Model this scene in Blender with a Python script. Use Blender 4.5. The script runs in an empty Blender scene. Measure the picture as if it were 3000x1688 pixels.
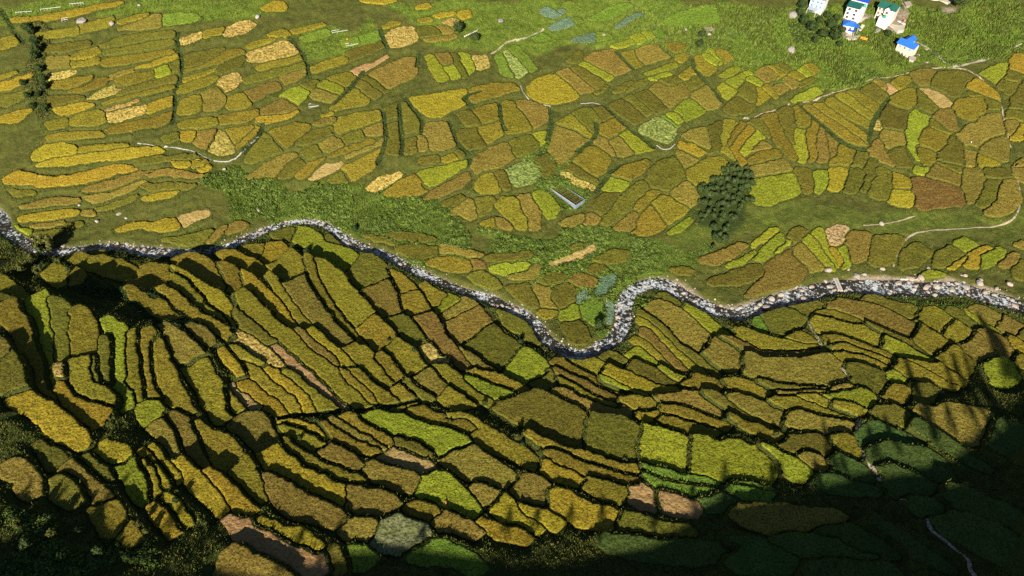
import bpy, bmesh, math, random
import numpy as np
from mathutils import Vector, Matrix, Quaternion

random.seed(7)
RNG = np.random.default_rng(7)
R = math.radians
scene = bpy.context.scene
COL = scene.collection

# ------------------------------------------------------------------ camera, sky, sun
CAM_H, PITCH = 200.0, R(47.0)
cam_d = bpy.data.cameras.new('camera')
cam_d.sensor_width, cam_d.lens = 36.0, 24.0
cam_d.clip_start, cam_d.clip_end = 1.0, 5000.0
cam = bpy.data.objects.new('camera', cam_d)
cam.location = (0, 0, CAM_H)
cam.rotation_euler = (math.pi/2 - PITCH, 0, 0)
COL.objects.link(cam)
scene.camera = cam

SUN_EL, SUN_AZ = R(26.0), R(11.5)          # light travels forward and a little to the right
w = bpy.data.worlds.new('World')
scene.world = w
w.use_nodes = True
sky = w.node_tree.nodes.new('ShaderNodeTexSky')
sky.sky_type = 'NISHITA'
sky.sun_disc = False
sky.altitude = 1900.0
sky.air_density = 0.8
sky.dust_density = 0.4
sky.sun_elevation = SUN_EL
sky.sun_rotation = math.pi + SUN_AZ
bg = w.node_tree.nodes['Background']
bg.inputs[1].default_value = 0.05
w.node_tree.links.new(sky.outputs[0], bg.inputs[0])
LDIR = Vector((math.sin(SUN_AZ)*math.cos(SUN_EL), math.cos(SUN_AZ)*math.cos(SUN_EL), -math.sin(SUN_EL)))
sun_d = bpy.data.lights.new('sun', 'SUN')
sun_d.energy, sun_d.angle, sun_d.color = 5.0, R(0.5), (1.0, 0.93, 0.80)
sun = bpy.data.objects.new('sun', sun_d)
sun.rotation_euler = LDIR.to_track_quat('-Z', 'Y').to_euler()
sun.location = (-60, -200, 260)
COL.objects.link(sun)
scene.view_settings.view_transform = 'Standard'
scene.view_settings.look = 'None'
scene.view_settings.gamma = 1.0
scene.view_settings.use_curve_mapping = False
scene.view_settings.exposure = 1.0
scene.cycles.max_bounces = 4
scene.cycles.diffuse_bounces = 2
scene.cycles.use_denoising = False

# ------------------------------------------------------------------ survey data, read off the photograph
SURVEY = """
# 0 0
y 8,17 30,16 60,9 104,0 106,2 88,7 64,14 38,19 12,20
g 1,33 12,30 17,34 14,39 0,44
g 32,29 50,27 68,23 70,30 50,33 33,34
g 68,23 85,18 97,14 98,17 93,19 95,23 82,27 71,30
g 104,18 125,12 130,12 115,18 102,21
b 102,26 118,20 133,12 139,12 140,24 120,26
v 140,12 152,11 172,12 170,18 150,22 141,22
s 193,27 205,18 218,17 222,20 212,29 196,32
s 155,35 165,30 173,27 175,33 165,37 158,39
g 176,28 195,23 193,29 176,33
o 40,40 60,37 78,35 76,40 60,44 41,46
o 105,32 120,30 150,26 151,31 130,35 108,39 92,43 88,41
o 92,45 115,40 150,33 152,37 130,44 105,47 90,48
g 61,50 70,45 85,41 86,47 75,51 62,53
b 40,49 60,48 60,60 42,59
g 61,54 75,53 86,50 86,55 75,57 62,58
y 116,60 130,56 145,49 153,46 155,49 140,56 125,61 117,61
b 96,66 105,62 116,59 117,61 105,66 97,69
g 88,52 110,49 150,42 152,45 130,51 108,56 90,58
l 134,60 144,56 147,63 138,67 134,65
g 99,68 118,62 133,61 134,66 120,71 100,77
o 146,56 156,51 157,60 148,63
s 41,64 55,62 66,61 58,67 48,71 43,71
o 105,80 130,71 152,64 153,70 135,76 110,82 102,85
g 43,73 60,69 80,65 77,70 60,77 47,77
g 85,68 94,67 90,73 72,80 58,80 75,75
s 76,86 90,76 105,71 110,72 105,78 92,84 80,87
g 89,91 110,84 135,77 150,72 150,76 130,81 108,88 95,93
o 40,85 60,83 75,84 62,90 45,92
y 46,94 62,91 80,88 82,91 70,97 57,101 48,98
s 91,95 102,89 115,85 121,83 118,88 105,93 93,97
s 91,98 108,95 125,90 126,98 110,103 96,106 94,103
y 127,92 138,87 150,82 151,90 140,94 129,99
g 40,107 48,104 58,103 58,110 44,112 40,110
g 60,104 72,98 85,95 91,101 92,106 80,109 62,109
g 92,114 105,108 130,103 151,95 151,101 140,108 115,113 93,117
g 42,117 60,115 85,114 95,116 80,119 55,121 41,121
y 31,132 40,125 55,124 66,127 66,134 48,138 30,140 28,137
y 68,128 90,126 110,124 110,128 90,131 69,134
y 30,145 45,139 80,133 115,128 135,126 142,130 130,134 90,140 60,144
o 115,140 140,136 168,134 168,138 145,139 120,144
y 0,73 15,68 27,63 28,65 22,71 10,78 0,80
o 0,84 15,80 25,77 20,86 8,92 0,92
y 0,102 12,97 26,93 26,96 20,104 10,107 0,107
g 0,65 10,63 15,62 0,69
o 161,49 172,46 195,41 188,48 175,57 161,61
g 188,48 197,43 210,43 211,46 198,53 180,60 162,65 161,63 175,57
g 158,71 160,67 185,58 187,60 172,67
o 187,60 195,53 210,47 212,51 208,57 196,64 187,64
g 155,82 157,74 175,68 190,64 186,71 172,77
s 189,72 196,64 206,63 209,70 205,75 196,81
g 154,100 157,87 165,83 174,82 175,96 165,99
b 174,82 180,77 188,75 194,81 195,90 190,95 176,97
g 197,85 210,80 218,90 214,94 197,96
g 155,107 175,102 188,102 189,107 175,111 156,112
g 189,101 210,98 224,95 223,101 212,107 190,108
o 139,119 155,115 155,121 145,124
y 156,115 168,113 168,120 165,123 156,121
b 170,114 188,112 185,120 180,130 168,125
s 180,130 188,112 193,113 203,129 202,133 190,135
g 195,113 210,110 220,109 205,126
g 222,108 228,109 215,122 206,130 204,128
g 213,41 222,36 240,33 232,38 216,42
g 168,140 180,138 178,145 167,145
# 710 0
s 4,46 12,43 30,36 40,34 48,40 50,44 42,49 22,53 8,54 4,52
g 20,31 35,26 40,28 41,31 30,33
g 41,27 60,22 70,20 72,21 60,25 45,29
y 17,7 25,1 36,1 39,8 33,10 20,9
y 100,0 134,0 125,3 112,3
y 151,6 160,3 163,5 160,7 152,8
y 165,14 176,11 184,11 183,13 170,16
g 152,17 163,15 166,18 155,19
y 186,12 192,8 198,9 198,14 192,17
s 173,18 182,15 188,18 186,21 178,22
g 121,24 128,19 138,19 135,22 122,25
s 124,32 132,23 148,22 152,30 152,35 142,40 128,42 125,38
o 150,24 165,22 173,29 158,33 153,32
b 168,23 178,22 183,28 174,29
b 156,34 175,32 184,30 184,33 160,36
v 49,32 60,28 74,25 76,30 66,34 55,37
v 101,31 118,26 120,30 120,34 104,40
v 84,35 98,31 101,36 100,39 88,42
o 90,46 105,40 122,35 124,39 112,46 98,52 92,54
g 59,60 75,52 90,48 91,54 80,58 62,64
g 12,58 30,53 52,48 53,51 40,56 15,63
o 1,70 15,63 35,58 55,54 57,57 45,61 20,69 2,74
b 33,68 45,63 56,59 56,64 48,70 37,75
b 2,80 15,74 30,70 35,75 25,80 10,88
t 93,62 100,58 115,53 125,46 124,50 110,59 100,65 96,65
g 74,67 85,64 97,62 98,65 92,75 80,72
b 108,65 125,56 138,50 150,49 151,60 148,68 135,73 127,79 117,71
o 104,67 108,65 127,79 123,82
o 96,74 103,68 122,83 115,87
l 64,74 72,69 88,77 84,83
b 60,80 64,78 82,83 80,90 72,88 61,86
l 33,83 40,78 50,75 57,80 56,85 48,92 40,88
b 15,96 22,91 36,85 47,93 40,99 18,101
y 14,102 40,100 46,94 48,96 42,102 20,108 13,108
g 76,94 85,87 95,76 100,77 110,86 108,91 95,93 80,96
g 70,100 78,96 77,99 72,101
o 51,74 60,70 66,70 61,77 57,78
l 158,48 164,47 172,57 180,70 170,72 168,68
b 166,47 180,46 184,55 175,58
o 180,46 186,45 194,67 190,68 184,56
l 187,45 196,46 202,62 196,66
s 197,48 212,47 214,58 204,61
l 173,58 183,55 190,67 181,70
v 219,46 225,44 236,67 226,66
L 225,44 231,42 240,52 247,62 240,69 235,66
v 230,40 238,38 255,59 252,62 247,62
y 144,85 160,82 180,79 195,77 194,90 180,97 170,103 160,102 155,98
g 196,77 215,73 234,72 240,77 228,81 205,88 195,90
o 122,95 136,88 135,103 124,105
o 137,89 142,88 150,95 155,105 154,114 145,117 140,119 137,108
o 126,105 135,104 138,117 139,125 138,134 124,135
o 140,120 149,117 151,133 139,134
b 151,118 158,117 160,125 159,132 152,132
b 158,107 177,105 180,112 184,127 178,130 162,131 161,122 156,114
g 80,108 84,102 100,98 118,96 122,99 118,105 100,112 83,118 79,113
b 104,112 115,106 122,105 122,116 110,119 107,119
o 85,119 95,114 103,112 106,118 108,120 90,127
g 22,113 45,107 60,108 58,110 40,128 36,130
b 62,107 75,102 81,103 80,106 65,110
o 45,124 62,112 77,109 78,116 70,121 55,126
b 65,125 75,119 83,119 87,126 80,131 71,134
o 2,140 8,130 12,122 18,113 22,116 36,131 25,135 10,143
o 48,134 64,125 70,134 56,141
g 72,136 90,128 108,121 114,120 112,124 95,132 78,140
b 87,136 105,129 122,120 123,117 122,124 112,131 95,139 90,141
g 199,96 210,92 223,89 224,103 215,107 208,108
o 186,98 198,95 207,108 195,110
g 225,88 234,87 242,97 251,112 240,116 228,116 226,105
g 203,112 213,108 225,104 227,114 220,120 212,125
o 187,112 200,110 203,113 212,126 195,130 188,125
o 185,131 190,128 195,132 190,136 186,135
g 172,138 184,132 187,137 174,141
o 154,137 170,134 170,140 154,142
# 1420 0
c 48,8 54,5 60,9 66,13 60,16 50,13
c 62,10 68,7 71,9 67,12
v 68,3 76,0 82,7 78,9 72,10
c 54,25 68,16 74,14 79,20 72,24 60,27
v 74,16 82,14 86,18 79,20
c 112,25 120,18 130,11 134,11 138,13 128,17 120,23
v 126,24 134,20 146,18 146,20 134,22
c 74,34 85,31 95,28 97,32 94,36 80,37
v 96,28 108,29 111,32 104,35 97,36
v 97,12 110,5 126,1 130,5 120,10 110,16 90,18
v 41,32 50,28 58,33 54,35 45,35
v 152,20 165,12 185,5 198,2 204,18 200,22 180,22 160,24
l 109,41 115,37 128,34 131,37 118,41
l 128,34 126,31 136,29 140,35 132,38
l 136,28 143,27 147,32 141,35
v 145,26 151,24 156,31 149,33
b 86,52 92,46 113,42 118,48 128,60 112,67
l 82,56 86,52 98,58 112,68 107,71 95,65
g 117,46 130,43 131,52 138,57 129,60
b 130,43 150,37 157,45 163,49 140,56 134,53 131,50
g 155,39 170,37 174,43 165,47 160,45
g 165,48 173,46 177,50 169,55
l 138,64 150,60 165,54 167,58 155,61 142,65
o 71,53 80,45 85,44 83,52 77,55
b 62,63 72,58 80,67 95,79 83,83
o 74,59 83,57 103,72 101,75 95,79
y 37,76 45,68 60,64 70,71 82,83 75,89 56,91 45,89 39,84
o 95,81 104,75 107,75 103,79 98,82
o 111,80 118,75 126,70 128,72 122,77 113,81
o 121,80 132,72 141,68 139,73 128,78
l 141,68 152,65 160,63 162,65 150,69
o 150,69 165,66 171,71 160,75
b 142,77 151,71 161,75 171,71 178,80 174,84 160,95
o 129,83 141,77 158,95 150,99 145,97
o 121,84 128,82 145,97 141,101
o 107,90 120,85 139,103 131,109 122,103 114,97
g 168,66 180,57 184,64 174,71
o 172,71 184,65 192,71 178,80
b 178,82 193,72 202,80 205,88 200,95 190,96
l 164,96 177,85 191,97 178,104 174,106
l 157,99 164,97 172,104 167,107
g 180,55 184,48 188,47 192,54 201,61 193,66 186,64 182,58
l 188,47 193,43 203,53 201,57 192,54
l 193,43 197,42 206,54 203,57
g 198,43 208,43 215,51 207,56
l 203,66 212,60 220,58 219,62 211,67
l 209,71 223,63 225,66 222,73 216,77
l 201,75 207,71 214,76 218,80 210,86 206,84
o 219,79 226,71 232,72 235,78 236,88 230,90 220,84
o 208,96 213,87 221,83 234,92 228,98 215,100
l 224,62 229,61 232,64 227,66
l 226,68 230,65 242,72 238,75 230,72
y 235,75 239,77 247,84 244,88 235,92
g 62,107 75,99 84,109 94,118 92,121 78,113
o 76,98 83,94 92,93 101,104 95,110 94,117 85,108
o 93,93 103,92 113,100 103,105
b 57,128 62,108 78,114 92,122 75,134 66,144 60,138 55,132
o 20,122 40,116 48,127 40,133 25,136
l 41,116 53,114 53,121 49,127
b 24,88 36,87 57,95 55,104 42,113 38,108 30,98
g 100,109 112,102 124,109 108,121 99,115
l 117,118 126,111 145,125 146,130 130,133 124,126
b 96,117 107,122 114,135 108,135 95,124
b 107,122 116,118 129,132 120,136 114,135
L 133,112 145,103 153,100 165,110 163,122 157,125 145,120
v 150,99 157,99 167,109 165,111
b 172,118 180,112 192,110 195,120 195,130 188,126 175,121
y 168,128 170,122 180,126 192,133 187,138 178,134
b 166,132 168,129 186,139 180,144 172,144
o 193,112 200,106 206,105 203,118 204,130 197,135 196,122
g 206,104 213,103 220,106 213,116 209,126 214,136 217,142 210,139 204,133 204,118
g 214,114 221,105 227,106 222,112 217,119 213,126 210,124
y 221,113 229,107 234,112 228,118 221,126 219,134 226,141 222,145 217,140 213,128
l 230,120 234,112 239,113 242,119 236,126 228,134 224,137 220,132
o 228,105 240,102 245,112 247,120 240,115 234,108
b 230,132 240,121 248,128 236,130
g 228,139 240,131 255,130 257,136 240,142 230,142
# 2130 0
b 22,63 35,57 45,66 40,68 33,73 30,68
g 34,58 40,56 50,64 46,68 40,67
o 41,57 48,54 55,60 50,63
l 60,61 67,56 74,64 68,66
g 67,56 73,54 80,60 77,63 74,65
g 53,65 60,61 67,66 63,69
b 47,68 53,66 62,71 62,74 55,77
b 40,76 46,72 54,77 44,82
g 31,76 36,73 42,82 43,86
o 62,73 75,67 77,69 64,76
l 55,88 60,84 76,75 80,77 82,81 72,86 62,88
b 160,63 170,60 180,61 176,70 173,75 166,75 161,68
o 176,74 181,62 200,61 213,64 205,75 198,86 185,80
y 207,75 215,67 221,70 232,80 237,88 222,83
b 128,70 136,69 138,78 134,78
g 143,71 150,67 158,66 158,70 148,79
t 136,71 142,73 148,80 142,83
o 115,78 128,71 135,80 139,83 132,90 128,85
g 148,79 162,76 163,90 155,95 140,90 142,84
o 134,95 138,89 156,97 153,114 134,110
g 105,80 112,77 132,93 128,100 118,90
g 94,82 104,80 127,101 124,105 108,93
g 84,88 91,83 106,94 124,107 124,113 108,104 95,97
g 74,90 83,88 100,102 124,121 122,128 104,111 88,100
g 66,90 73,90 88,103 105,114 121,128 112,126 98,121 85,108 75,100
g 58,91 63,90 72,99 74,104 70,110 63,111 58,104
o 44,95 52,91 58,95 59,105 57,120 57,127 50,118 46,105
g 31,99 43,97 47,112 54,126 60,138 57,141 46,130 38,118 34,108
l 57,112 68,111 67,122 69,135 66,142 61,142 59,130 56,118
g 69,110 74,102 79,104 80,110 76,118 77,135 75,141 69,142 70,130 67,118
b 81,106 85,112 88,140 78,142 78,120
b 86,112 96,122 95,134 90,138 88,128
g 96,123 106,127 111,132 107,142 90,145 88,141 95,134
o 112,131 122,131 120,145 107,145
b 123,124 133,120 135,131 145,145 135,142 124,134
s 127,103 133,104 133,112 126,112
b 134,112 153,114 154,126 140,130 134,120
o 142,129 152,126 158,138 162,145 145,145 141,136
t 166,76 174,76 185,80 196,91 188,95 182,92
o 165,78 168,77 183,93 177,100 168,95 164,88
l 160,98 164,94 175,101 174,108 168,112 164,121 163,130 165,138 168,145 160,140 156,125 155,113
b 178,99 185,94 196,94 198,112 193,115 180,104
g 196,94 199,87 222,83 226,95 212,106 200,101
o 207,78 222,84 236,89 235,96 225,97
o 176,102 195,115 192,117 174,110
g 166,120 170,112 175,108 192,118 188,126 182,132 165,125
g 163,127 181,132 178,145 169,145 163,134
b 198,118 210,108 224,98 236,97 241,115 225,121 216,130 208,128
b 218,131 226,121 243,118 243,140 235,140 222,134
o 188,127 196,117 203,125 205,145 182,140 183,132
b 205,130 214,130 215,145 205,145
y 217,133 235,140 237,145 216,145
l 219,64 237,54 244,55 240,66 232,73 224,67
y 245,52 250,47 257,46 257,65 244,60
o 241,66 244,60 257,66 252,72 240,70
o 234,73 241,68 252,73 246,84 240,80
o 247,85 257,65 257,95 245,95
o 244,95 257,97 257,105 250,103 241,103
b 241,104 251,104 250,114 243,118
y 245,121 252,112 257,105 257,120 249,122
b 248,145 257,136 257,145
# 0 400
y 4,38 15,31 30,34 45,37 60,36 80,30 100,24 118,24 119,26 100,31 85,38 65,42 35,45 18,43 5,41
y 148,22 158,22 165,22 164,26 152,25
y 168,20 176,20 184,27 176,31 168,25
b 125,33 145,29 160,30 178,36 165,35 145,33 126,36
b 75,45 100,38 120,30 135,29 120,35 100,44 90,48 72,48
b 72,53 92,52 110,44 126,36 126,38 115,46 95,55 82,58
y 122,55 135,49 155,47 150,51 130,55
o 122,43 150,40 172,43 160,46 125,46
o 80,64 95,60 110,54 120,49 115,55 95,63
b 15,63 30,58 50,53 69,54 69,57 45,59 25,62
y 16,71 40,66 60,64 68,64 67,67 45,72 17,74
b 26,78 40,76 55,73 56,75 40,78 28,79
o 55,77 70,74 72,77 58,79
o 30,84 45,82 55,81 50,86 32,88
b 70,65 82,64 83,68 72,68
y 100,83 115,76 135,75 152,70 157,78 155,81 140,83 130,80 118,79 108,83
t 152,69 170,64 181,64 181,67 170,73 158,78
o 138,90 160,87 183,81 185,83 178,92 160,94
b 178,92 185,83 195,77 198,78 192,85 183,93
b 197,77 210,74 216,76 207,82 195,85
o 8,46 30,47 30,50 12,51
l 11,76 20,80 27,82 25,84 18,81
o 77,100 88,99 90,103 82,105
g 60,108 70,104 85,106 105,110 118,116 120,124 110,122 90,117 70,112
g 118,119 130,115 148,116 149,120 143,129 130,131 116,129 112,125
g 40,118 50,113 60,118 58,124 50,127 43,123
g 58,122 66,115 73,120 70,125 62,128
g 152,110 165,106 180,108 188,118 190,130 185,131 170,122 155,114
y 190,103 205,102 220,108 230,115 229,121 215,117 200,109
g 190,112 203,114 210,128 200,133 195,120
# 710 400
s 106,46 115,37 125,33 138,31 137,35 128,43 122,47 112,48
g 120,50 126,46 135,38 150,31 158,45 160,47 150,51 130,53
l 152,31 170,27 195,19 195,24 182,33 168,42 158,45
b 158,56 165,47 180,40 196,29 197,36 190,43 175,51
b 199,33 200,20 215,10 229,4 235,18 226,26 210,30 202,34
g 203,38 208,33 217,31 222,43 222,47 215,50 206,49 203,45
o 218,31 227,30 232,45 225,46
L 227,30 240,22 253,22 257,25 257,38 245,42 234,44
o 201,54 215,51 219,55 215,62 205,70 202,60
b 180,67 192,55 197,54 202,62 203,70 197,72 190,68
o 172,58 190,50 192,53 183,60 175,62
b 4,36 20,25 35,15 48,13 40,22 33,33 20,36 8,37
o 33,30 45,18 50,16 56,23 47,30 40,36 30,36
g 46,32 58,22 70,17 72,17 60,29 55,36 48,37
t 58,38 65,29 72,23 87,17 89,23 75,32 65,37
g 88,23 105,15 121,8 118,22 108,32 100,38 93,39 88,31
o 74,38 88,29 94,39 80,40
g 207,75 218,71 218,79 212,79
g 219,60 225,53 238,53 240,62 247,74 247,81 240,81 230,74
b 240,52 249,49 257,62 257,81 248,81 247,74 240,60
b 218,70 230,74 235,80 225,80
o 104,85 120,87 135,93 130,92 115,90
o 125,85 140,83 165,87 168,90 150,90 135,88
o 133,98 145,94 165,97 170,96 169,103 155,106 140,103
b 170,95 185,97 200,100 210,103 200,104 180,102 170,101
g 158,110 170,105 190,105 197,107 197,116 185,117 165,112
r 197,107 207,107 211,114 200,116
o 195,121 210,117 222,125 225,130 215,132 200,128
o 211,104 230,102 250,100 250,104 230,107 212,108
l 214,114 235,110 248,109 245,117 230,120 217,118
b 230,122 245,114 257,110 257,122 240,124
o 26,83 35,80 47,82 43,90 30,87
l 43,90 48,81 60,83 67,87 68,92 80,95 90,98 101,104 90,115 80,112 65,105 62,97 50,94
o 72,87 82,88 90,93 85,94 75,92
g 0,97 20,95 18,100 12,105 2,101
y 20,95 35,94 37,101 25,110 15,106
g 22,113 30,107 42,101 50,105 52,115 54,122 36,128 33,121
o 102,104 113,105 121,110 125,118 128,123 103,131 97,125 91,116
y 0,104 10,108 18,114 22,121 15,120 5,114 0,113
# 1420 400
o 43,19 55,13 61,25 61,33 52,37 48,30
g 76,21 93,8 110,18 103,32 96,36
o 68,27 75,22 98,38 97,43 80,34
s 66,30 75,33 85,38 96,42 93,47 83,44 70,36
g 110,33 118,26 142,20 138,30 125,40 112,35
l 103,45 110,34 125,40 118,49 106,47
o 139,36 148,23 164,17 170,28 173,32 165,42 158,47 145,43
g 175,29 190,18 205,16 216,23 210,30 195,38 180,43
o 100,50 117,48 110,58 103,69 93,62
o 101,75 110,60 125,45 138,37 143,43 130,58 118,72 105,80
g 127,59 140,48 152,47 145,55 133,66
b 112,80 120,68 133,65 131,80 128,82
g 128,84 135,65 145,58 157,78 148,84 136,86
g 145,57 152,51 160,52 177,64 165,72 157,78
b 162,49 172,40 179,40 185,52 184,59 176,63 163,52
l 159,83 178,70 180,72 172,81 160,85
b 63,76 75,71 86,67 86,74 72,79
b 87,70 92,66 100,71 97,76 87,77
l 40,50 50,46 60,55 65,62 60,71 55,73
t 55,110 75,103 95,93 98,96 80,106 60,111
o 74,95 83,92 84,94 76,98
o 93,107 110,99 127,100 120,108 105,111
o 90,118 95,110 106,114 95,120
b 70,125 80,119 96,123 95,129 83,132
o 43,126 57,118 72,121 60,130 50,130
b 184,109 200,100 220,93 228,94 215,104 200,111
l 210,112 225,105 234,98 233,103 222,112 212,114
l 233,106 245,93 257,82 257,95 245,107 236,108
l 231,95 243,83 253,78 252,83 240,92 232,97
o 160,116 172,113 182,116 178,120 165,118
o 193,125 220,115 240,110 240,120 225,127 195,129
c 95,137 103,122 113,118 112,125 103,138
v 116,130 135,120 150,114 152,118 135,127 125,137 114,138
# 2130 400
l 21,40 25,37 57,31 60,40 64,46 60,52 48,54 36,60 22,58
b 20,25 35,21 50,19 57,30 40,33 21,36
o 59,27 73,28 74,48 66,50 61,35
l 74,31 82,29 87,30 85,45 79,51 75,48
y 88,33 91,27 97,25 105,28 103,38 98,48 88,47
o 106,28 112,26 120,30 118,40 110,49 101,48
o 121,20 127,19 129,32 120,48 116,48
o 129,25 142,30 141,48 138,55 125,53 122,48
y 142,31 150,33 156,36 159,46 143,44
y 143,45 160,48 162,58 158,62 139,58
r 160,36 172,36 200,44 205,50 205,60 180,62 165,65 161,50
l 163,17 178,20 172,34 163,32
b 176,22 190,28 202,34 200,43 185,38 173,34
o 180,17 204,22 202,33 185,24
b 205,15 213,12 216,25 222,33 222,45 214,58 206,58 203,40
y 216,17 232,21 232,26 220,28
o 223,24 240,27 246,37 225,35
o 223,37 238,38 232,55 225,62 215,60
b 238,38 250,37 254,55 248,66 235,70 222,68 230,58
b 248,25 257,20 257,42 250,34
o 57,80 67,80 70,82 58,92 52,88
S 85,82 95,77 105,77 103,86 96,96 87,93
l 65,90 72,83 94,116 90,117 85,110
l 73,82 82,79 86,92 95,115 94,114
y 88,96 96,96 100,108 96,113 92,105
l 96,97 101,92 106,108 105,113 98,115 101,106
b 55,99 65,92 83,115 72,119 67,112
b 34,112 40,105 53,97 62,102 68,118 60,128 40,133 15,140 22,130 33,122
b 105,82 125,82 122,105 108,110 102,92
o 126,85 155,86 146,100 144,110 125,113 122,104
o 150,100 165,91 178,100 165,112 150,115
o 180,102 195,94 205,104 190,114 178,113
l 196,93 206,88 216,94 206,102
y 205,113 210,100 225,95 230,97 218,104 217,114
l 218,114 219,105 225,99 241,97 238,107 225,114
y 191,116 200,108 208,103 208,107 200,113
b 235,113 245,102 252,101 250,108 240,115
l 168,119 175,117 188,119 186,122 172,123
o 247,115 257,105 257,125 248,122
b 249,93 257,90 257,98
l 38,103 53,90 54,93 45,102
# 0 800
g 0,5 8,9 18,16 25,21 15,20 0,17
o 0,19 12,22 22,23 12,26 0,25
l 23,34 32,29 44,25 45,28 42,45 41,60 42,75 43,95 43,99 38,94 36,85 35,72 31,60 28,45
g 2,38 12,33 20,33 26,42 29,55 31,65 35,75 36,90 42,100 44,108 38,106 30,95 28,85 22,72 15,60 13,50
o 47,28 55,29 62,33 58,42 56,55 54,68 53,75 45,74 44,60 44,48
g 62,36 70,34 76,36 82,41 82,55 79,66 77,70 60,72 59,60 60,48
s 45,77 54,77 54,90 48,90 44,83
y 47,92 55,92 57,100 65,108 80,115 93,117 92,125 84,134 75,127 65,117 55,112 46,106
g 58,74 68,72 76,71 78,85 80,97 90,101 98,105 102,112 98,116 85,113 70,105 60,95 57,85
o 89,57 96,55 97,65 94,78 95,97 88,95 86,80 86,65
o 79,73 83,70 85,85 86,96 81,95 79,85
l 92,40 98,43 102,47 108,48 107,57 106,70 106,85 107,98 112,101 114,108 112,115 107,118 107,110 103,103 97,97 95,88 96,76 98,65 96,52 93,49
g 110,53 118,51 119,60 120,75 123,90 124,102 121,108 118,112 116,104 110,98 109,85 110,70
g 121,52 130,50 132,58 128,65 129,78 132,92 133,100 139,108 125,106 124,90 122,78 120,65
g 133,57 140,62 142,73 148,86 152,94 158,105 164,116 165,123 158,120 148,115 140,105 134,96 133,85 131,70
b 139,45 148,48 158,55 168,63 173,68 176,72 158,79 154,73 150,62 146,52
g 158,81 177,73 181,82 184,90 193,99 196,107 197,117 196,130 188,127 180,115 175,105 168,94 163,86
g 113,14 122,20 132,26 138,25 145,30 150,36 155,39 145,37 135,34 125,27 116,22
g 137,14 148,16 158,22 168,30 178,36 190,43 196,46 205,56 195,55 185,47 172,40 160,33 152,29 148,20
g 144,8 150,4 158,5 170,16 180,27 190,34 197,42 190,41 175,32 165,22 155,16
y 147,-2 160,0 178,9 195,22 198,30 205,45 198,42 188,31 176,22 168,12 158,4
b 163,44 172,47 180,54 184,62 176,58 167,50
y 5,108 12,102 20,100 30,106 42,114 50,122 62,131 72,138 76,147 75,150 60,150 48,147 40,132 28,122 15,113
o 0,75 12,70 18,80 22,92 20,98 10,103 0,104
b 0,58 5,62 4,70 0,73
l 120,113 130,112 138,116 141,121 137,126 127,131 123,125
# 710 800
b 104,13 115,9 126,5 132,20 138,35 125,38 120,33 112,22
g 63,-9 75,-10 80,-3 90,9 96,16 105,26 112,34 97,46 90,38 82,28 74,16 67,0
g 55,-11 60,-10 65,4 70,15 78,27 88,38 94,46 100,55 107,62 100,60 90,48 80,40 73,30 64,15 57,0
b 37,10 53,4 58,14 64,22 72,32 80,42 86,48 94,55 96,60 88,63 80,57 70,47 60,40 50,28 43,20
g 88,64 98,60 106,65 112,75 120,85 132,95 127,99 115,92 105,80 95,72
g 98,47 113,38 124,45 133,55 118,66 110,60
g 124,65 134,57 142,62 152,72 158,82 147,90 138,80 130,70
g 114,74 122,70 128,77 135,86 138,92 132,95 122,84
g 20,2 28,3 33,13 40,25 50,38 58,46 50,46 40,33 34,20 28,10
y 60,46 70,57 80,66 88,72 98,83 90,82 78,70 66,60 58,52
g 86,82 100,92 112,103 113,112 105,107 95,98 86,88
g 90,80 105,90 118,100 140,115 130,115 117,107 105,97 95,89
b 47,48 55,53 65,62 78,68 83,72 83,79 75,75 65,68 55,60
y 0,0 8,5 15,10 22,18 30,25 40,36 47,46 40,45 30,37 20,26 12,17 4,12 0,10
g 0,17 8,22 20,33 32,43 43,53 50,61 60,70 70,76 79,83 83,90 92,97 105,107 112,113 108,117 95,118 85,108 75,98 65,88 56,80 45,70 35,60 25,52 12,42 4,36 0,28
o -10,30 0,38 10,44 22,55 28,60 20,60 8,52 0,47 -8,40
t 28,63 34,65 42,74 52,80 60,86 65,95 75,103 82,110 94,115 88,117 78,110 68,102 58,93 48,83 38,75
s 0,53 8,58 18,65 28,74 34,80 28,82 18,75 8,66 0,60 -8,57 -15,48
g 35,86 45,89 55,98 66,106 78,112 83,117 70,121 64,117 58,106 48,98
y 17,82 25,83 35,90 45,98 52,103 58,112 61,120 53,122 50,113 42,104 33,97 24,90
g 0,75 10,80 20,90 27,98 37,106 42,107 49,113 50,123 42,122 35,112 25,105 15,95 5,87
y 0,92 8,96 18,105 28,112 36,118 40,123 33,124 25,118 15,112 5,104 -5,98
y -19,65 -12,70 -4,80 3,88 -2,88 -10,80 -17,73
g -10,62 4,70 20,80 15,80 0,75 -8,68
t -12,97 -3,100 5,108 18,116 12,117 2,113 -6,105
g -13,101 -6,108 -1,118 -5,121 -12,120
r 148,39 163,35 170,46 177,57 185,66 193,74 200,81 188,79 178,72 170,63 160,55 153,47
g 137,18 150,17 156,24 162,33 150,36 144,38 140,30
g 126,-4 135,2 143,7 148,12 150,16 137,18 132,10
o 125,39 140,36 148,43 155,53 158,58 152,62 146,63 138,55
s 155,66 163,63 168,67 170,73 178,76 172,78 162,78 157,73
g 156,10 162,12 170,18 177,20 172,26 166,29 161,20
l 167,29 178,20 189,25 180,31 170,36
b 172,35 190,25 197,24 203,29 185,38 175,41
b 175,42 190,36 204,30 210,38 214,45 200,55 188,61 180,53
o 188,62 214,46 222,52 232,60 240,65 233,73 225,82 215,78 205,70
l 225,81 233,73 241,66 250,70 257,74 262,80 265,87 258,92 245,92 232,88
o 222,29 230,32 240,38 250,48 257,58 257,60 248,57 238,50 228,43
b 186,65 198,70 210,80 218,83 208,82 195,76
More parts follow.
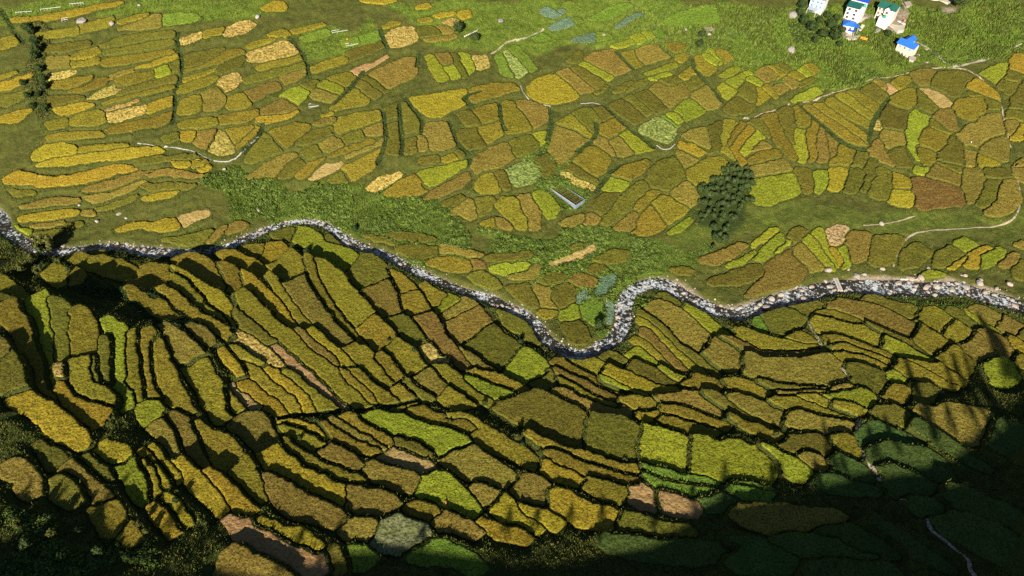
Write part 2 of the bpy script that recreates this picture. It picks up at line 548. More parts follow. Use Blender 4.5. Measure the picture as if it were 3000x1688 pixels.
g 163,80 175,82 185,90 192,97 200,103 213,110 217,114 205,112 190,103 180,97 172,88
l 192,90 205,93 218,98 230,103 238,106 232,108 217,108 208,104 198,97
g 198,83 212,87 225,92 240,98 247,103 238,103 225,97 212,92 200,88
b 148,90 158,84 168,88 176,98 168,105 155,98
g 170,105 177,98 187,104 197,109 201,114 190,116 178,113
g 127,99 135,97 145,104 152,110 145,113 135,107
o 138,92 145,93 155,100 166,107 158,110 148,104
y 32,128 45,130 55,134 65,136 72,143 65,141 50,135 38,131
# 1420 800
b 40,10 50,9 58,13 57,25 63,32 55,31 48,30 44,20
o 18,12 38,9 44,22 47,30 35,30 28,22
o 58,12 70,8 78,14 78,25 68,32 64,32 57,22
g 48,32 62,33 60,38 52,39 47,35
l 66,30 78,27 82,38 75,42 66,40
o 66,44 80,40 88,48 92,58 85,62 75,60 70,52
v 84,25 100,23 104,35 101,44 95,46 87,38 82,30
c 106,24 112,25 112,43 106,44 105,33
c 80,16 88,14 88,22 80,26
o 42,96 55,82 58,90 61,99 52,99 44,97
b 138,32 148,27 158,26 170,32 182,43 196,56 187,68 175,62 160,48 150,40
b 187,68 197,57 205,60 222,70 219,84 208,82 197,76
o 150,20 157,19 165,24 170,30 162,27 154,24
l 172,30 180,29 192,40 205,50 213,53 205,55 195,48 183,40
o 130,37 137,37 150,45 160,54 172,64 183,70 195,80 205,87 195,86 182,76 170,66 158,57 145,46
g 131,40 140,44 150,53 165,66 180,77 198,87 190,87 175,78 160,66 146,53 136,47
b 136,50 142,52 152,62 165,75 178,86 172,86 158,74 145,62 137,56
g 128,58 138,60 150,70 163,82 175,88 165,85 150,77 140,68
l 124,71 134,65 142,70 150,78 147,81 135,76
l 147,82 151,79 165,86 176,91 170,94 158,90
o 122,80 130,75 140,78 152,86 165,94 162,97 150,95 135,88 123,84
o 100,72 108,70 118,74 122,75 120,83 112,80
g 72,77 85,75 102,78 100,85 88,84 78,80
y 100,86 105,80 118,86 132,92 150,98 168,100 160,105 148,105 130,100 115,95
g 57,78 65,77 80,84 95,92 112,100 130,105 120,104 100,98 80,90 65,84
l 98,92 108,92 125,100 142,105 130,105 115,102
b 60,82 70,86 85,93 100,100 115,106 105,106 90,102 75,95 62,88
g 62,92 72,95 88,104 105,112 120,118 110,116 95,111 78,103 63,99
b 60,101 70,102 90,110 110,117 122,117 127,122 115,120 95,118 78,112 65,107
g 118,107 130,107 145,110 148,118 140,120 130,117
b 146,107 160,106 185,106 195,112 210,123 200,124 185,119 170,114 155,113
o 186,106 200,106 215,117 230,125 250,133 240,131 225,128 210,120 195,112
b 210,110 222,108 240,113 257,120 254,128 240,125 225,118
g 150,115 165,116 185,122 205,127 215,132 200,132 180,127 165,122 152,121
y 132,119 148,119 150,124 142,127 134,124
g 208,123 218,122 235,130 250,138 257,140 257,145 240,140 222,132
g 150,127 165,127 185,133 205,138 190,138 170,134
g 169,95 180,90 195,92 205,97 200,100 185,98
g 205,95 220,94 240,98 250,105 235,107 220,102
o 8,115 20,110 35,106 50,107 70,114 82,121 87,124 84,140 82,150 70,150 55,142 38,132 22,124
# 2130 800
b 13,84 14,70 30,75 55,75 75,72 85,71 95,78 103,90 90,94 70,96 40,93 20,88
g 5,52 15,51 30,56 50,60 75,62 80,64 60,66 40,67 22,62 12,57
b 0,57 12,63 28,69 45,69 65,67 84,66 84,68 65,71 45,73 30,73 12,67 -6,58
o 30,36 48,33 58,34 66,39 60,46 50,52 44,53 36,46
o 50,28 60,26 77,24 82,28 72,33 66,36 58,32
v 26,38 30,40 34,50 28,51
g 52,54 58,52 68,54 76,60 62,59 55,57
b 85,30 95,26 110,27 130,30 150,38 165,46 158,56 145,52 130,45 112,38 100,34
g 160,56 165,46 178,52 192,61 182,71 170,65
g 183,71 192,62 202,70 212,78 205,88 195,82
o 118,24 125,22 145,26 165,31 164,40 150,34 135,28
g 165,36 170,33 182,32 194,41 183,51 172,46 165,41
g 186,51 194,41 205,48 212,53 203,61
b 204,61 213,53 222,58 232,66 234,71 222,77 212,70
b 209,32 222,31 237,38 234,46 222,42
b 234,46 238,38 250,44 256,47 248,55
l 205,34 210,35 222,44 235,52 240,55 228,51 215,42
o 190,31 200,32 212,42 218,48 208,44
b 219,50 228,50 240,58 250,68 246,75 235,70 226,60
y 240,54 248,56 257,62 257,70 248,66
o 249,54 257,47 257,60
l 225,76 235,73 245,80 250,92 235,96 228,86
g 248,74 252,70 257,73 257,82
g 77,35 85,33 100,36 115,41 115,44 100,42 85,38
g 74,42 80,39 95,41 115,46 133,55 132,63 115,58 98,54 83,53
o 120,44 130,47 150,54 165,63 178,72 165,66 150,60 135,52
l 134,56 145,58 160,65 172,72 178,78 165,76 150,72 140,65 133,63
g 85,55 95,55 112,60 130,66 148,72 140,71 125,68 105,62 88,61
g 90,62 105,62 120,66 135,73 144,79 130,75 112,70 95,67
g 95,70 108,69 125,74 140,81 132,83 115,78 102,77
o 102,82 110,78 125,82 134,88 138,94 130,103 120,98 110,92
l 134,88 146,86 152,92 140,95
g 145,80 155,78 165,82 180,90 195,97 205,98 190,97 170,92 152,86
g 152,75 165,76 185,80 200,90 206,95 195,93 178,85 165,80
g 136,102 145,98 154,99 154,110 145,110 138,107
o 165,100 178,99 176,115 166,113
l 82,106 95,103 110,102 125,105 126,110 120,114 105,111 90,110
g 88,114 100,112 115,114 118,118 110,122 95,119
g 58,106 70,105 85,110 87,115 75,113
g 38,110 55,108 72,114 90,120 108,125 95,125 75,119 55,117 40,115
b 50,122 62,120 80,125 105,128 110,134 90,135 70,134 50,130
o 25,95 45,96 65,98 88,99 80,101 55,101 35,100
b 40,104 60,102 85,102 105,97 107,100 90,104 65,105 45,108
o 128,120 145,117 155,123 152,130 135,127
# 0 1198 .5983
b 730,80 795,50 830,120 870,190 890,240 850,250 820,190 780,130
y 850,250 890,240 930,290 990,360 1060,430 1100,490 1080,515 1030,460 960,400 900,330
b 820,15 860,5 900,50 950,150 1000,270 980,290 930,230 880,130 830,60
g 960,70 985,80 1050,140 1130,170 1190,235 1120,300 1060,270 1010,190 975,120
g 1190,235 1220,280 1260,350 1290,440 1250,450 1190,390 1120,310
y 1010,300 1060,320 1150,390 1230,450 1250,490 1200,505 1130,470 1090,390 1040,340
y 455,190 520,165 600,195 630,220 600,280 540,260
l 565,290 640,250 680,310 715,380 715,460 660,420 610,350
b 290,285 340,265 410,300 470,370 540,450 480,480 440,390 380,330
b 0,300 40,270 110,260 150,310 200,390 150,440 100,390 110,345 60,330
o 180,160 230,180 310,240 260,290 220,260
o 250,370 280,340 340,345 400,460 340,470 260,430
g 455,490 540,465 600,500 610,560 570,610 500,600 470,540
g 590,580 640,570 680,650 600,640
y 690,250 720,280 745,330 770,400 765,435 745,430 735,350
y 695,195 740,230 755,265 735,270
y 760,265 790,310 815,370 810,395 785,370
y 740,180 770,190 820,260 870,340 860,365 830,345 790,270
y 745,465 790,480 840,530 870,590 850,615 800,580 770,530
y 800,440 840,445 890,500 920,550 900,565 860,520 830,480
o 400,240 450,250 520,310 540,360 470,310
b 1120,690 1200,700 1330,760 1450,830 1050,830
# 710 1198 .5983
b -75,75 -20,45 60,40 110,55 165,150 165,175 95,210 40,150 -10,110
y 95,215 170,175 220,235 300,280 400,345 500,390 490,460 400,440 300,380 200,320 120,280
b 495,395 540,390 640,420 760,460 730,500 680,525 600,510 500,465
b 110,320 180,350 270,390 350,440 480,515 470,570 400,555 300,520 220,490 160,450 130,380
b 485,580 560,545 665,560 620,630 540,625 500,605
y 65,570 90,545 180,590 300,620 390,680 350,700 230,640 150,600
t -90,525 0,555 60,580 150,615 230,655 350,715 420,720 400,790 250,790 100,700 0,640
o 420,690 470,700 500,740 480,790 430,780
g 205,80 250,95 330,100 400,170 340,210 280,160 230,120
b 370,195 430,185 500,215 575,270 560,300 480,270 400,240
g 200,150 240,190 330,240 430,290 590,345 560,360 450,330 340,280 240,220
b 590,290 650,275 750,300 860,345 850,390 780,390 680,350 600,320
g 400,70 470,120 560,170 670,200 640,215 540,190 440,140
b 425,60 480,60 560,110 660,160 690,200 620,180 520,130
g 480,40 540,35 620,100 720,150 720,175 640,150 560,100
l 590,35 640,20 720,40 830,65 920,100 1060,130 1110,165 1080,195 960,230 900,180 800,140 720,110 650,75
t 670,225 750,205 830,240 930,270 920,300 820,270 720,250
o 740,150 830,160 900,190 940,230 880,225 800,190
l 860,360 920,325 1000,340 1070,400 1140,470 1150,520 1080,500 980,450 870,420
b 960,250 1040,200 1130,205 1190,245 1300,310 1330,350 1270,370 1180,345 1070,320
b 1330,350 1390,340 1480,365 1490,430 1475,475 1400,450 1340,410
g 810,5 900,10 980,50 1090,50 1150,110 1120,115 1000,70 900,40
g 980,50 1060,35 1170,90 1280,150 1400,215 1454,260 1440,285 1340,240 1230,200 1160,160 1130,105 1050,70
b 1130,390 1180,385 1260,410 1215,475 1190,480
y 1205,490 1270,425 1320,470 1390,540 1454,575 1454,590 1380,555 1290,545
y 1350,475 1420,490 1530,530 1560,560 1530,580 1450,545 1390,520
y 1160,560 1230,580 1340,600 1400,630 1390,650 1310,635 1220,605
g 780,500 860,480 950,500 930,540 850,530
b 940,550 1010,530 1100,560 1160,600 1140,625 1040,590 960,575
w 690,540 760,530 860,560 900,600 850,670 780,690 700,670 620,640
v 520,680 600,690 650,730 620,760 540,775
v 800,720 850,675 1000,665 1100,720 1180,770 1150,795 1040,750 900,735
# 1420 1198 .5983
o 490,40 560,45 680,60 750,100 740,230 680,240 600,215 480,170
l 760,100 820,110 900,130 990,155 985,300 880,275 745,235
l 1000,165 1060,155 1150,185 1240,175 1340,210 1420,260 1400,350 1300,345 1180,330 1000,300
y 290,430 310,395 420,430 530,490 640,510 650,540 620,575 520,565 420,530 330,490
o 650,530 740,530 860,575 1000,590 1020,615 900,620 760,600 660,580
y 265,260 330,290 450,330 460,360 400,355 300,310
g 480,365 560,350 690,400 680,445 600,430 500,390
t 710,400 780,395 830,440 830,480 760,470 710,440
t 840,420 900,420 1050,470 1040,505 940,500 850,480
g 200,125 270,150 400,200 560,250 750,290 760,305 620,285 450,240 300,180
g 300,210 380,220 480,270 620,310 770,345 740,355 600,335 450,290 330,240
v 770,285 880,300 1000,340 1140,355 1130,365 980,355 850,330
v 780,325 880,355 1000,375 1140,390 1060,430 950,400 850,370
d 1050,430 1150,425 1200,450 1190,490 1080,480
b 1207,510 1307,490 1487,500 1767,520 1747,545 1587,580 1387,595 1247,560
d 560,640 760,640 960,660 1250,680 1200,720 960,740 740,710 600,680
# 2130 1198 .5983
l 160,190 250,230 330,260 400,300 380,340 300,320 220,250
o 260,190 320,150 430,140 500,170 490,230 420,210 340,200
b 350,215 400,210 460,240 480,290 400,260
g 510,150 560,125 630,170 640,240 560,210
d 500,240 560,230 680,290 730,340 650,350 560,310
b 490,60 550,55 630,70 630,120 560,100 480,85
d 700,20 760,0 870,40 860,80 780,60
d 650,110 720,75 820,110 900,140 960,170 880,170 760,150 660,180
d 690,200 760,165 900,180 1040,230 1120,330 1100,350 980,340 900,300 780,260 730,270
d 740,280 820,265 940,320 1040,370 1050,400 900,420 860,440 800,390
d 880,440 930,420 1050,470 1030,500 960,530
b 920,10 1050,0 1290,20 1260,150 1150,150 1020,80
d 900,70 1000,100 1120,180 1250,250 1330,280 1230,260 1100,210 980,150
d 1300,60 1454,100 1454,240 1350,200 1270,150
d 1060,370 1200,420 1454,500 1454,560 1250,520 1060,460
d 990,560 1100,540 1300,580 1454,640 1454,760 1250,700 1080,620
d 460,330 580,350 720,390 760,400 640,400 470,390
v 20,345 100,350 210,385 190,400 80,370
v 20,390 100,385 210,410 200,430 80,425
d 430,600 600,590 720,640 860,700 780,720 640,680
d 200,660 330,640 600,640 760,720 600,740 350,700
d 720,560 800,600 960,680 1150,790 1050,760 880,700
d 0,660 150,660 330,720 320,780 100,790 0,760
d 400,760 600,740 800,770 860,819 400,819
"""
F_PX, CX, CY = 2000.0, 1500.0, 844.0

def px_dir(px, py):
    a = (np.asarray(px, float) - CX)/F_PX
    b = (CY - np.asarray(py, float))/F_PX
    c, s = math.cos(PITCH), math.sin(PITCH)
    return a, c + s*b, -s + c*b            # world x, y, z of the sight line

# heights of the valley at places one can find in the photograph
STREAM = [(-400,500),(-150,570),(-60,600),(0,627),(10,671),(51,694),(85,721),(118,731),(169,735),(237,728),(288,721),(338,721),(389,728),
 (440,735),(507,738),(575,742),(626,738),(677,718),(727,694),(778,671),(829,656),(862,648),(913,648),(954,657),(987,677),
 (1021,708),(1065,728),(1116,742),(1160,762),(1200,786),(1251,809),(1302,833),(1353,850),(1403,867),(1454,885),(1488,901),
 (1521,912),(1555,935),(1579,959),(1589,986),(1616,1010),(1650,1033),(1691,1044),(1731,1037),(1768,1017),(1799,996),(1819,969),
 (1829,942),(1829,908),(1833,878),(1853,854),(1887,837),(1927,830),(1968,844),(2002,868),(2046,891),(2090,912),(2130,925),
 (2164,925),(2205,912),(2231,901),(2282,885),(2333,874),(2384,861),(2434,846),(2485,842),(2553,847),(2637,847),(2705,857),
 (2773,846),(2823,853),(2857,870),(2908,883),(2959,897),(3000,912),(3100,940),(3250,960),(3600,990)]
HEIGHTS = [(997,800,6),(1090,925,8),(1251,1067,10),(1522,1155,10),(1792,1206,12),(2063,1280,16),(710,834,12),(812,935,14),
 (913,1010,16),(1089,1179,18),(740,1235,19.5),(720,1000,18),(650,1100,22),(600,1000,23),(470,1000,27),(330,1000,32),(330,1150,33),
 (150,1000,37),(0,1000,41),(0,850,13),(200,850,14),(300,862,16),(330,915,27),(450,905,22),(450,800,9),(600,760,4),(250,800,8),
 (0,1400,47),(0,1688,57),(300,1400,41),(500,1500,39),(700,1400,33),(700,1688,43),(1000,1400,27),(1000,1688,37),(1500,1400,21),
 (1500,1688,33),(2000,1400,21),(2000,1688,33),(2500,1400,25),(2500,1688,38),(3000,1400,33),(3000,1688,45),(2500,1100,13),
 (3000,1150,16),(2300,1050,10),(2700,980,7),(0,560,4),(150,600,3),(0,400,16),(0,200,34),(0,0,56),(500,560,12),(500,400,22),
 (500,200,36),(500,0,56),(900,560,9),(1000,400,24),(1000,200,36),(1000,0,54),(1500,750,8),(1500,600,14),(1500,400,24),
 (1500,200,35),(1500,0,52),(2000,760,6),(2000,600,13),(2000,400,22),(2000,200,33),(2000,0,50),(2500,760,5),(2500,640,9),
 (2500,400,19),(2500,200,31),(2500,0,48),(3000,850,3),(3000,700,7),(3000,400,20),(3000,200,31),(3000,0,48)]

def px_at_z(px, py, z):
    dx, dy, dz = px_dir(px, py)
    t = (z - CAM_H)/dz
    return dx*t, dy*t

_pts = []
for (px, py) in STREAM:
    x, y = px_at_z(px, py, 0.0)
    _pts.append((x, y, 0.6 + 0.006*x))
SX = np.array([p[0] for p in _pts]); SY = np.array([p[1] for p in _pts]); SZ = np.array([p[2] for p in _pts])
for (px, py, z) in HEIGHTS:
    if py > np.interp(px, [p[0] for p in STREAM], [p[1] for p in STREAM]): z = 0.58*z      # the near side is the gentler one
    else: z = 0.72*z
    x, y = px_at_z(px, py, z)
    _pts.append((x, y, z))
# the hill behind and beside the viewpoint, and the mountain flanks beyond the frame
RY = -60.0
# where the shadow of that hill ends in the photograph: pixel, and the ground's height there
SHADE_EDGE = [(0,1650,34),(150,1610,33),(350,1590,28),(500,1585,25),(620,1600,24),(800,1610,22),(1050,1650,22),(1350,1660,22),
 (1500,1630,20),(1650,1600,18),(1800,1570,17),(1950,1550,16),(2050,1500,15),(2150,1450,15),(2300,1420,13),(2400,1380,12),(2500,1330,11),
 (2600,1270,11),(2700,1265,11),(2850,1250,11),(3000,1190,12)]
def to_ridge(px, py, z):
    x, y = px_at_z(px, py, z)
    d = y-RY
    return x - math.tan(SUN_AZ)*d, z + d/math.cos(SUN_AZ)*math.tan(SUN_EL)
RIDGE = [to_ridge(*e) for e in SHADE_EDGE]
RIDGE = [(-420,110),(-300,100),(-200,95)] + RIDGE + [(180,110),(260,112),(420,120)]
for (x, z) in RIDGE:
    _pts.append((x, RY, z))
    _pts.append((x, RY-40, z+10)); _pts.append((x, RY+14, z-9))
_pts += [(-420,-320,150),(0,-320,150),(420,-320,160),(-700,600,150),(-450,560,140),(0,580,140),(450,560,130),(700,600,150),
         (-420,280,60),(420,280,48),(-330,90,86),(330,90,78),(-700,0,150),(700,0,160),(0,1000,320),(-700,1000,330),(700,1000,320)]
_P = np.array(_pts, float)
_c2 = 12.0**2
def _kern(dx, dy): return -np.sqrt(dx*dx + dy*dy + _c2)
_n = len(_P)
_A = np.zeros((_n+3, _n+3)); _b = np.zeros(_n+3)
_A[:_n, :_n] = _kern(_P[:,0][:,None]-_P[:,0][None], _P[:,1][:,None]-_P[:,1][None]) + np.eye(_n)*1.5
_A[:_n, _n] = 1; _A[:_n, _n+1] = _P[:,0]; _A[:_n, _n+2] = _P[:,1]
_A[_n:, :_n] = _A[:_n, _n:].T
_b[:_n] = _P[:,2]
_W = np.linalg.solve(_A, _b)
def base_z(x, y):
    x = np.asarray(x, float); y = np.asarray(y, float)
    sh = x.shape; x = x.ravel(); y = y.ravel()
    out = _W[_n] + _W[_n+1]*x + _W[_n+2]*y
    for i in range(_n):
        out += _W[i]*_kern(x-_P[i,0], y-_P[i,1])
    return out.reshape(sh)

def px_ground(px, py, lift=0.0):
    px = np.asarray(px, float); py = np.asarray(py, float)
    dx, dy, dz = px_dir(px, py)
    z = np.full(px.shape, 15.0)
    for _ in range(14):
        t = (z - CAM_H)/dz
        z = 0.35*z + 0.65*(base_z(dx*t, dy*t) + lift)
    t = (z - CAM_H)/dz
    return dx*t, dy*t, z

def vnoise(x, y, scale, seed=0):
    """smooth value noise, 0..1"""
    u = np.asarray(x, float)/scale; v = np.asarray(y, float)/scale
    iu = np.floor(u).astype(np.int64); iv = np.floor(v).astype(np.int64)
    fu = u-iu; fv = v-iv
    fu = fu*fu*(3-2*fu); fv = fv*fv*(3-2*fv)
    def h(a, b):
        n = (a*374761393 + b*668265263 + seed*362437) & 0x7fffffff
        n = ((n ^ (n >> 13))*1274126177) & 0x7fffffff
        n = n ^ (n >> 16)
        return (n & 0xffff)/65535.0
    return (h(iu,iv)*(1-fu)+h(iu+1,iv)*fu)*(1-fv) + (h(iu,iv+1)*(1-fu)+h(iu+1,iv+1)*fu)*fv

def inside(poly, X, Y):
    """even-odd test of many points"""
    c = np.zeros(X.shape, bool)
    x, y = poly[:,0], poly[:,1]
    j = len(poly)-1
    for i in range(len(poly)):
        if y[i] != y[j]:
            k = (y[i] > Y) != (y[j] > Y)
            xi = (x[j]-x[i])*(Y-y[i])/(y[j]-y[i]) + x[i]
            c ^= k & (X < xi)
        j = i
    return c

def chaikin(p, n=2, closed=True, k=0.22):
    p = np.asarray(p, float)
    for _ in range(n):
        q = np.roll(p, -1, 0) if closed else p[1:]
        a = p if closed else p[:-1]
        r = np.empty((2*len(a), p.shape[1]))
        r[0::2] = (1-k)*a+k*q; r[1::2] = k*a+(1-k)*q
        if not closed: r = np.vstack([p[:1], r, p[-1:]])
        p = r
    return p

FIELDS = []          # (kind, polygon in photograph pixels)
_ox = _oy = 0; _s = 1
for line in SURVEY.strip().splitlines():
    t = line.split()
    if t[0] == '#':
        _ox, _oy = float(t[1]), float(t[2]); _s = float(t[3]) if len(t) > 3 else 870/257.3
        continue
    if len(t) < 4: continue
    q = np.array([[float(v) for v in k.split(',')] for k in t[1:]])
    FIELDS.append((t[0], chaikin(q, 2, k=0.13)*_s + np.array([_ox, _oy])))

# ------------------------------------------------------------------ the survey grid of the valley
RES = 0.45
GX0, GX1, GY0, GY1 = -300.0, 300.0, 28.0, 410.0
NX = int((GX1-GX0)/RES); NY = int((GY1-GY0)/RES)
cx = GX0 + (np.arange(NX)+0.5)*RES; cy = GY0 + (np.arange(NY)+0.5)*RES
CXg, CYg = np.meshgrid(cx, cy)                      # cell centres [NY,NX]
# coarse base height, interpolated up (the base is smooth)
STEP = 8
gx = GX0 + np.arange(0, NX+STEP+1, STEP)*RES; gy = GY0 + np.arange(0, NY+STEP+1, STEP)*RES
BC = base_z(*np.meshgrid(gx, gy))
def base_fast(x, y):
    u = np.clip((np.asarray(x)-GX0)/(RES*STEP), 0, BC.shape[1]-1.001); v = np.clip((np.asarray(y)-GY0)/(RES*STEP), 0, BC.shape[0]-1.001)
    i = u.astype(int); j = v.astype(int); fu = u-i; fv = v-j
    return (BC[j,i]*(1-fu)+BC[j,i+1]*fu)*(1-fv) + (BC[j+1,i]*(1-fu)+BC[j+1,i+1]*fu)*fv
B = base_fast(CXg, CYg)

# what the camera can see, with a margin
_c, _s2 = math.cos(PITCH), math.sin(PITCH)
zc = CYg*_c + (CAM_H-B)*_s2
SEEN = (np.abs(CXg) < zc*0.75 + 14) & ((CYg*_s2 - (CAM_H-B)*_c)/zc < 0.422+0.03) & ((CYg*_s2 - (CAM_H-B)*_c)/zc > -0.422-0.06)

# stream distance
SPL = chaikin(np.column_stack([SX, SY, SZ]), 2, closed=False)
def polyline_dist(P, X, Y, lim):
    """distance to a polyline, and the height of its nearest point; inf past lim"""
    D = np.full(X.shape, np.inf, np.float32); Zn = np.zeros(X.shape, np.float32); Sd = np.zeros(X.shape, np.float32)
    for k in range(len(P)-1):
        a, b = P[k], P[k+1]
        i0 = int((min(a[0],b[0])-lim-GX0)/RES); i1 = int((max(a[0],b[0])+lim-GX0)/RES)+1
        j0 = int((min(a[1],b[1])-lim-GY0)/RES); j1 = int((max(a[1],b[1])+lim-GY0)/RES)+1
        i0, i1 = max(i0,0), min(i1,NX); j0, j1 = max(j0,0), min(j1,NY)
        if i0 >= i1 or j0 >= j1: continue
        x = X[j0:j1, i0:i1]; y = Y[j0:j1, i0:i1]
        d = b-a; L = max(d[0]**2+d[1]**2, 1e-9)
        t = np.clip(((x-a[0])*d[0]+(y-a[1])*d[1])/L, 0, 1)
        dd = np.hypot(x-a[0]-t*d[0], y-a[1]-t*d[1])
        m = dd < D[j0:j1, i0:i1]
        D[j0:j1, i0:i1][m] = dd[m]
        Zn[j0:j1, i0:i1][m] = (a[2]+t*d[2])[m] if len(a) > 2 else 0
        Sd[j0:j1, i0:i1][m] = (d[0]*(y-a[1])-d[1]*(x-a[0]))[m]
    return D, Zn, Sd
SD, SZn, _side = polyline_dist(SPL, CXg, CYg, 16.0)
# which bank a cell lies on: below or above the stream as it crosses the valley
YS = np.interp(cx, *zip(*sorted({round(float(p[0]),1): float(p[1]) for p in SPL}.items())))
FAR = np.zeros((NY, NX), bool)
_bank = np.vstack([SPL[:, :2], [[900, 150]], [[900, 2000]], [[-900, 2000]], [[-900, 300]]])
FAR = inside(_bank, CXg, CYg)
def stream_w(x, y):
    return np.interp(x, [-300,-150,-100,0,25,45,85,120,300], [1.9,1.7,1.2,1.2,1.7,2.0,1.8,2.9,2.8]) + 1.1*vnoise(x, y, 9, 3)
STREAM_W = stream_w(CXg, CYg)

# overgrown ditches between the fields
DITCHES = [(0,0,[(154,28),(154,42),(158,52),(158,65),(153,75),(151,83),(152,95),(149,106)]),(710,0,[(41,32),(48,40),(53,48),(57,56),(58,66)]),
 (710,0,[(122,96),(124,108),(125,118),(122,130),(117,141)]),(710,0,[(141,84),(147,93),(153,99),(156,108),(155,115)]),(710,0,[(179,104),(183,115),(187,126),(197,133),(197,143)]),
 (710,0,[(119,24),(122,33),(126,42)]),(710,0,[(153,46),(151,57)]),(710,0,[(223,90),(224,103),(228,113)]),(710,0,[(136,90),(137,110),(139,125),(138,134)]),
 (710,0,[(18,108),(14,118),(7,126),(2,131)]),(710,0,[(105,62),(96,74),(88,82),(80,90)]),(1420,0,[(57,94),(58,105),(55,118),(54,128),(48,134)]),
 (1420,0,[(114,44),(120,51),(128,60)]),(1420,0,[(152,37),(158,45),(163,49)]),(1420,0,[(97,106),(97,117),(90,124),(80,131)]),
 (1420,0,[(103,90),(115,102),(125,111),(138,120),(146,128)]),(1420,0,[(180,50),(181,60),(191,70),(200,79),(205,88)]),(2130,0,[(62,89),(72,99),(85,110),(96,121),(108,128),(120,130)]),
 (2130,0,[(140,86),(132,96),(125,108),(122,124)]),(1420,400,[(118,24),(110,30),(102,40),(97,48)]),(710,800,[(32,126),(60,122),(85,119),(110,117),(130,115),(142,112),(152,110)]),
 (710,0,[(206,79),(190,84),(200,92)]),(0,0,[(0,8),(6,16),(11,26),(20,36)])]
DITCH = np.zeros((NY, NX), bool)
for ox_, oy_, l_ in DITCHES:
    q_ = np.array([(ox_+u_*870/257.3, oy_+v_*870/257.3) for u_, v_ in l_])
    gx_, gy_, gz_ = px_ground(q_[:,0], q_[:,1], 0.5)
    d_, _, _ = polyline_dist(chaikin(np.column_stack([gx_, gy_, gz_]), 2, closed=False), CXg, CYg, 4.0)
    DITCH |= d_ < 0.75+0.6*vnoise(CXg, CYg, 3.0, 91)

# ------------------------------------------------------------------ fields on the grid
LAB = np.full((NY, NX), -1, np.int32)
WX = CXg + (vnoise(CXg, CYg, 3.2, 11)-0.5)*1.1 + (vnoise(CXg, CYg, 1.1, 12)-0.5)*0.5
WY = CYg + (vnoise(CXg, CYg, 3.2, 13)-0.5)*1.1 + (vnoise(CXg, CYg, 1.1, 14)-0.5)*0.5
_all = np.vstack([p for _, p in FIELDS])
_gx, _gy, _ = px_ground(_all[:,0], _all[:,1], 0.5)
_k = 0
KIND = []
for n, (kind, p) in enumerate(FIELDS):
    q = np.column_stack([_gx[_k:_k+len(p)], _gy[_k:_k+len(p)]]); _k += len(p)
    KIND.append(kind)
    i0 = max(int((q[:,0].min()-1-GX0)/RES), 0); i1 = min(int((q[:,0].max()+1-GX0)/RES)+1, NX)
    j0 = max(int((q[:,1].min()-1-GY0)/RES), 0); j1 = min(int((q[:,1].max()+1-GY0)/RES)+1, NY)
    if i0 >= i1 or j0 >= j1: continue
    m = inside(q, WX[j0:j1, i0:i1], WY[j0:j1, i0:i1])
    sub = LAB[j0:j1, i0:i1]
    free = m & (sub < 0)
    if free.sum() < 0.35*m.sum(): continue           # lies over a field read off the neighbouring view
    sub[free] = n
LAB[(SD < STREAM_W+1.2)] = -1
KIND = np.array(KIND)

def shift(a, dj, di, fill):
    o = np.full_like(a, fill)
    h, wd = a.shape
    o[max(dj,0):h+min(dj,0), max(di,0):wd+min(di,0)] = a[max(-dj,0):h+min(-dj,0), max(-di,0):wd+min(-di,0)]
    return o
N4 = ((0,1),(0,-1),(1,0),(-1,0))
# close the survey's slivers, then reopen one even bund between neighbours
for it in range(5):
    add = np.full_like(LAB, -1)
    for dj, di in N4:
        s = shift(LAB, dj, di, -1); m = (add < 0) & (s >= 0); add[m] = s[m]
    LAB = np.where((LAB < 0) & (SD > STREAM_W+1.2) & ((it < 2) | (~FAR & (it < 4))), add, LAB)
# field surfaces: nearly level planes fitted to the hillside
nf = len(FIELDS)
lab_f = LAB.ravel(); ok = np.nonzero(lab_f >= 0)[0]
ids = lab_f[ok]; X1 = CXg.ravel()[ok]; Y1 = CYg.ravel()[ok]; Z1 = B.ravel()[ok]
def bsum(v): return np.bincount(ids, v, nf)
cnt = np.maximum(bsum(np.ones_like(X1)), 1)
mx, my, mz = bsum(X1)/cnt, bsum(Y1)/cnt, bsum(Z1)/cnt
dx, dy, dz = X1-mx[ids], Y1-my[ids], Z1-mz[ids]
xx, xy, yy, xz, yz = bsum(dx*dx)+1e-3, bsum(dx*dy), bsum(dy*dy)+1e-3, bsum(dx*dz), bsum(dy*dz)
det = xx*yy-xy*xy+1e-6
PA = (xz*yy-yz*xy)/det; PB = (yz*xx-xz*xy)/det
farf = bsum(FAR.ravel()[ok].astype(float))/cnt > 0.5
sl = np.where(farf, 0.70, 0.15)
extra = (np.array([vnoise(np.array([n*7.3]), np.array([0.0]), 3.0, 5)[0] for n in range(nf)])-0.5)*np.where(farf, 0.4, 0.0)
PA *= sl; PB *= sl; PM = mz + extra
def plane(n, x, y): return PM[n] + PA[n]*(x-mx[n]) + PB[n]*(y-my[n])
cell_count = np.bincount(ids, minlength=nf)

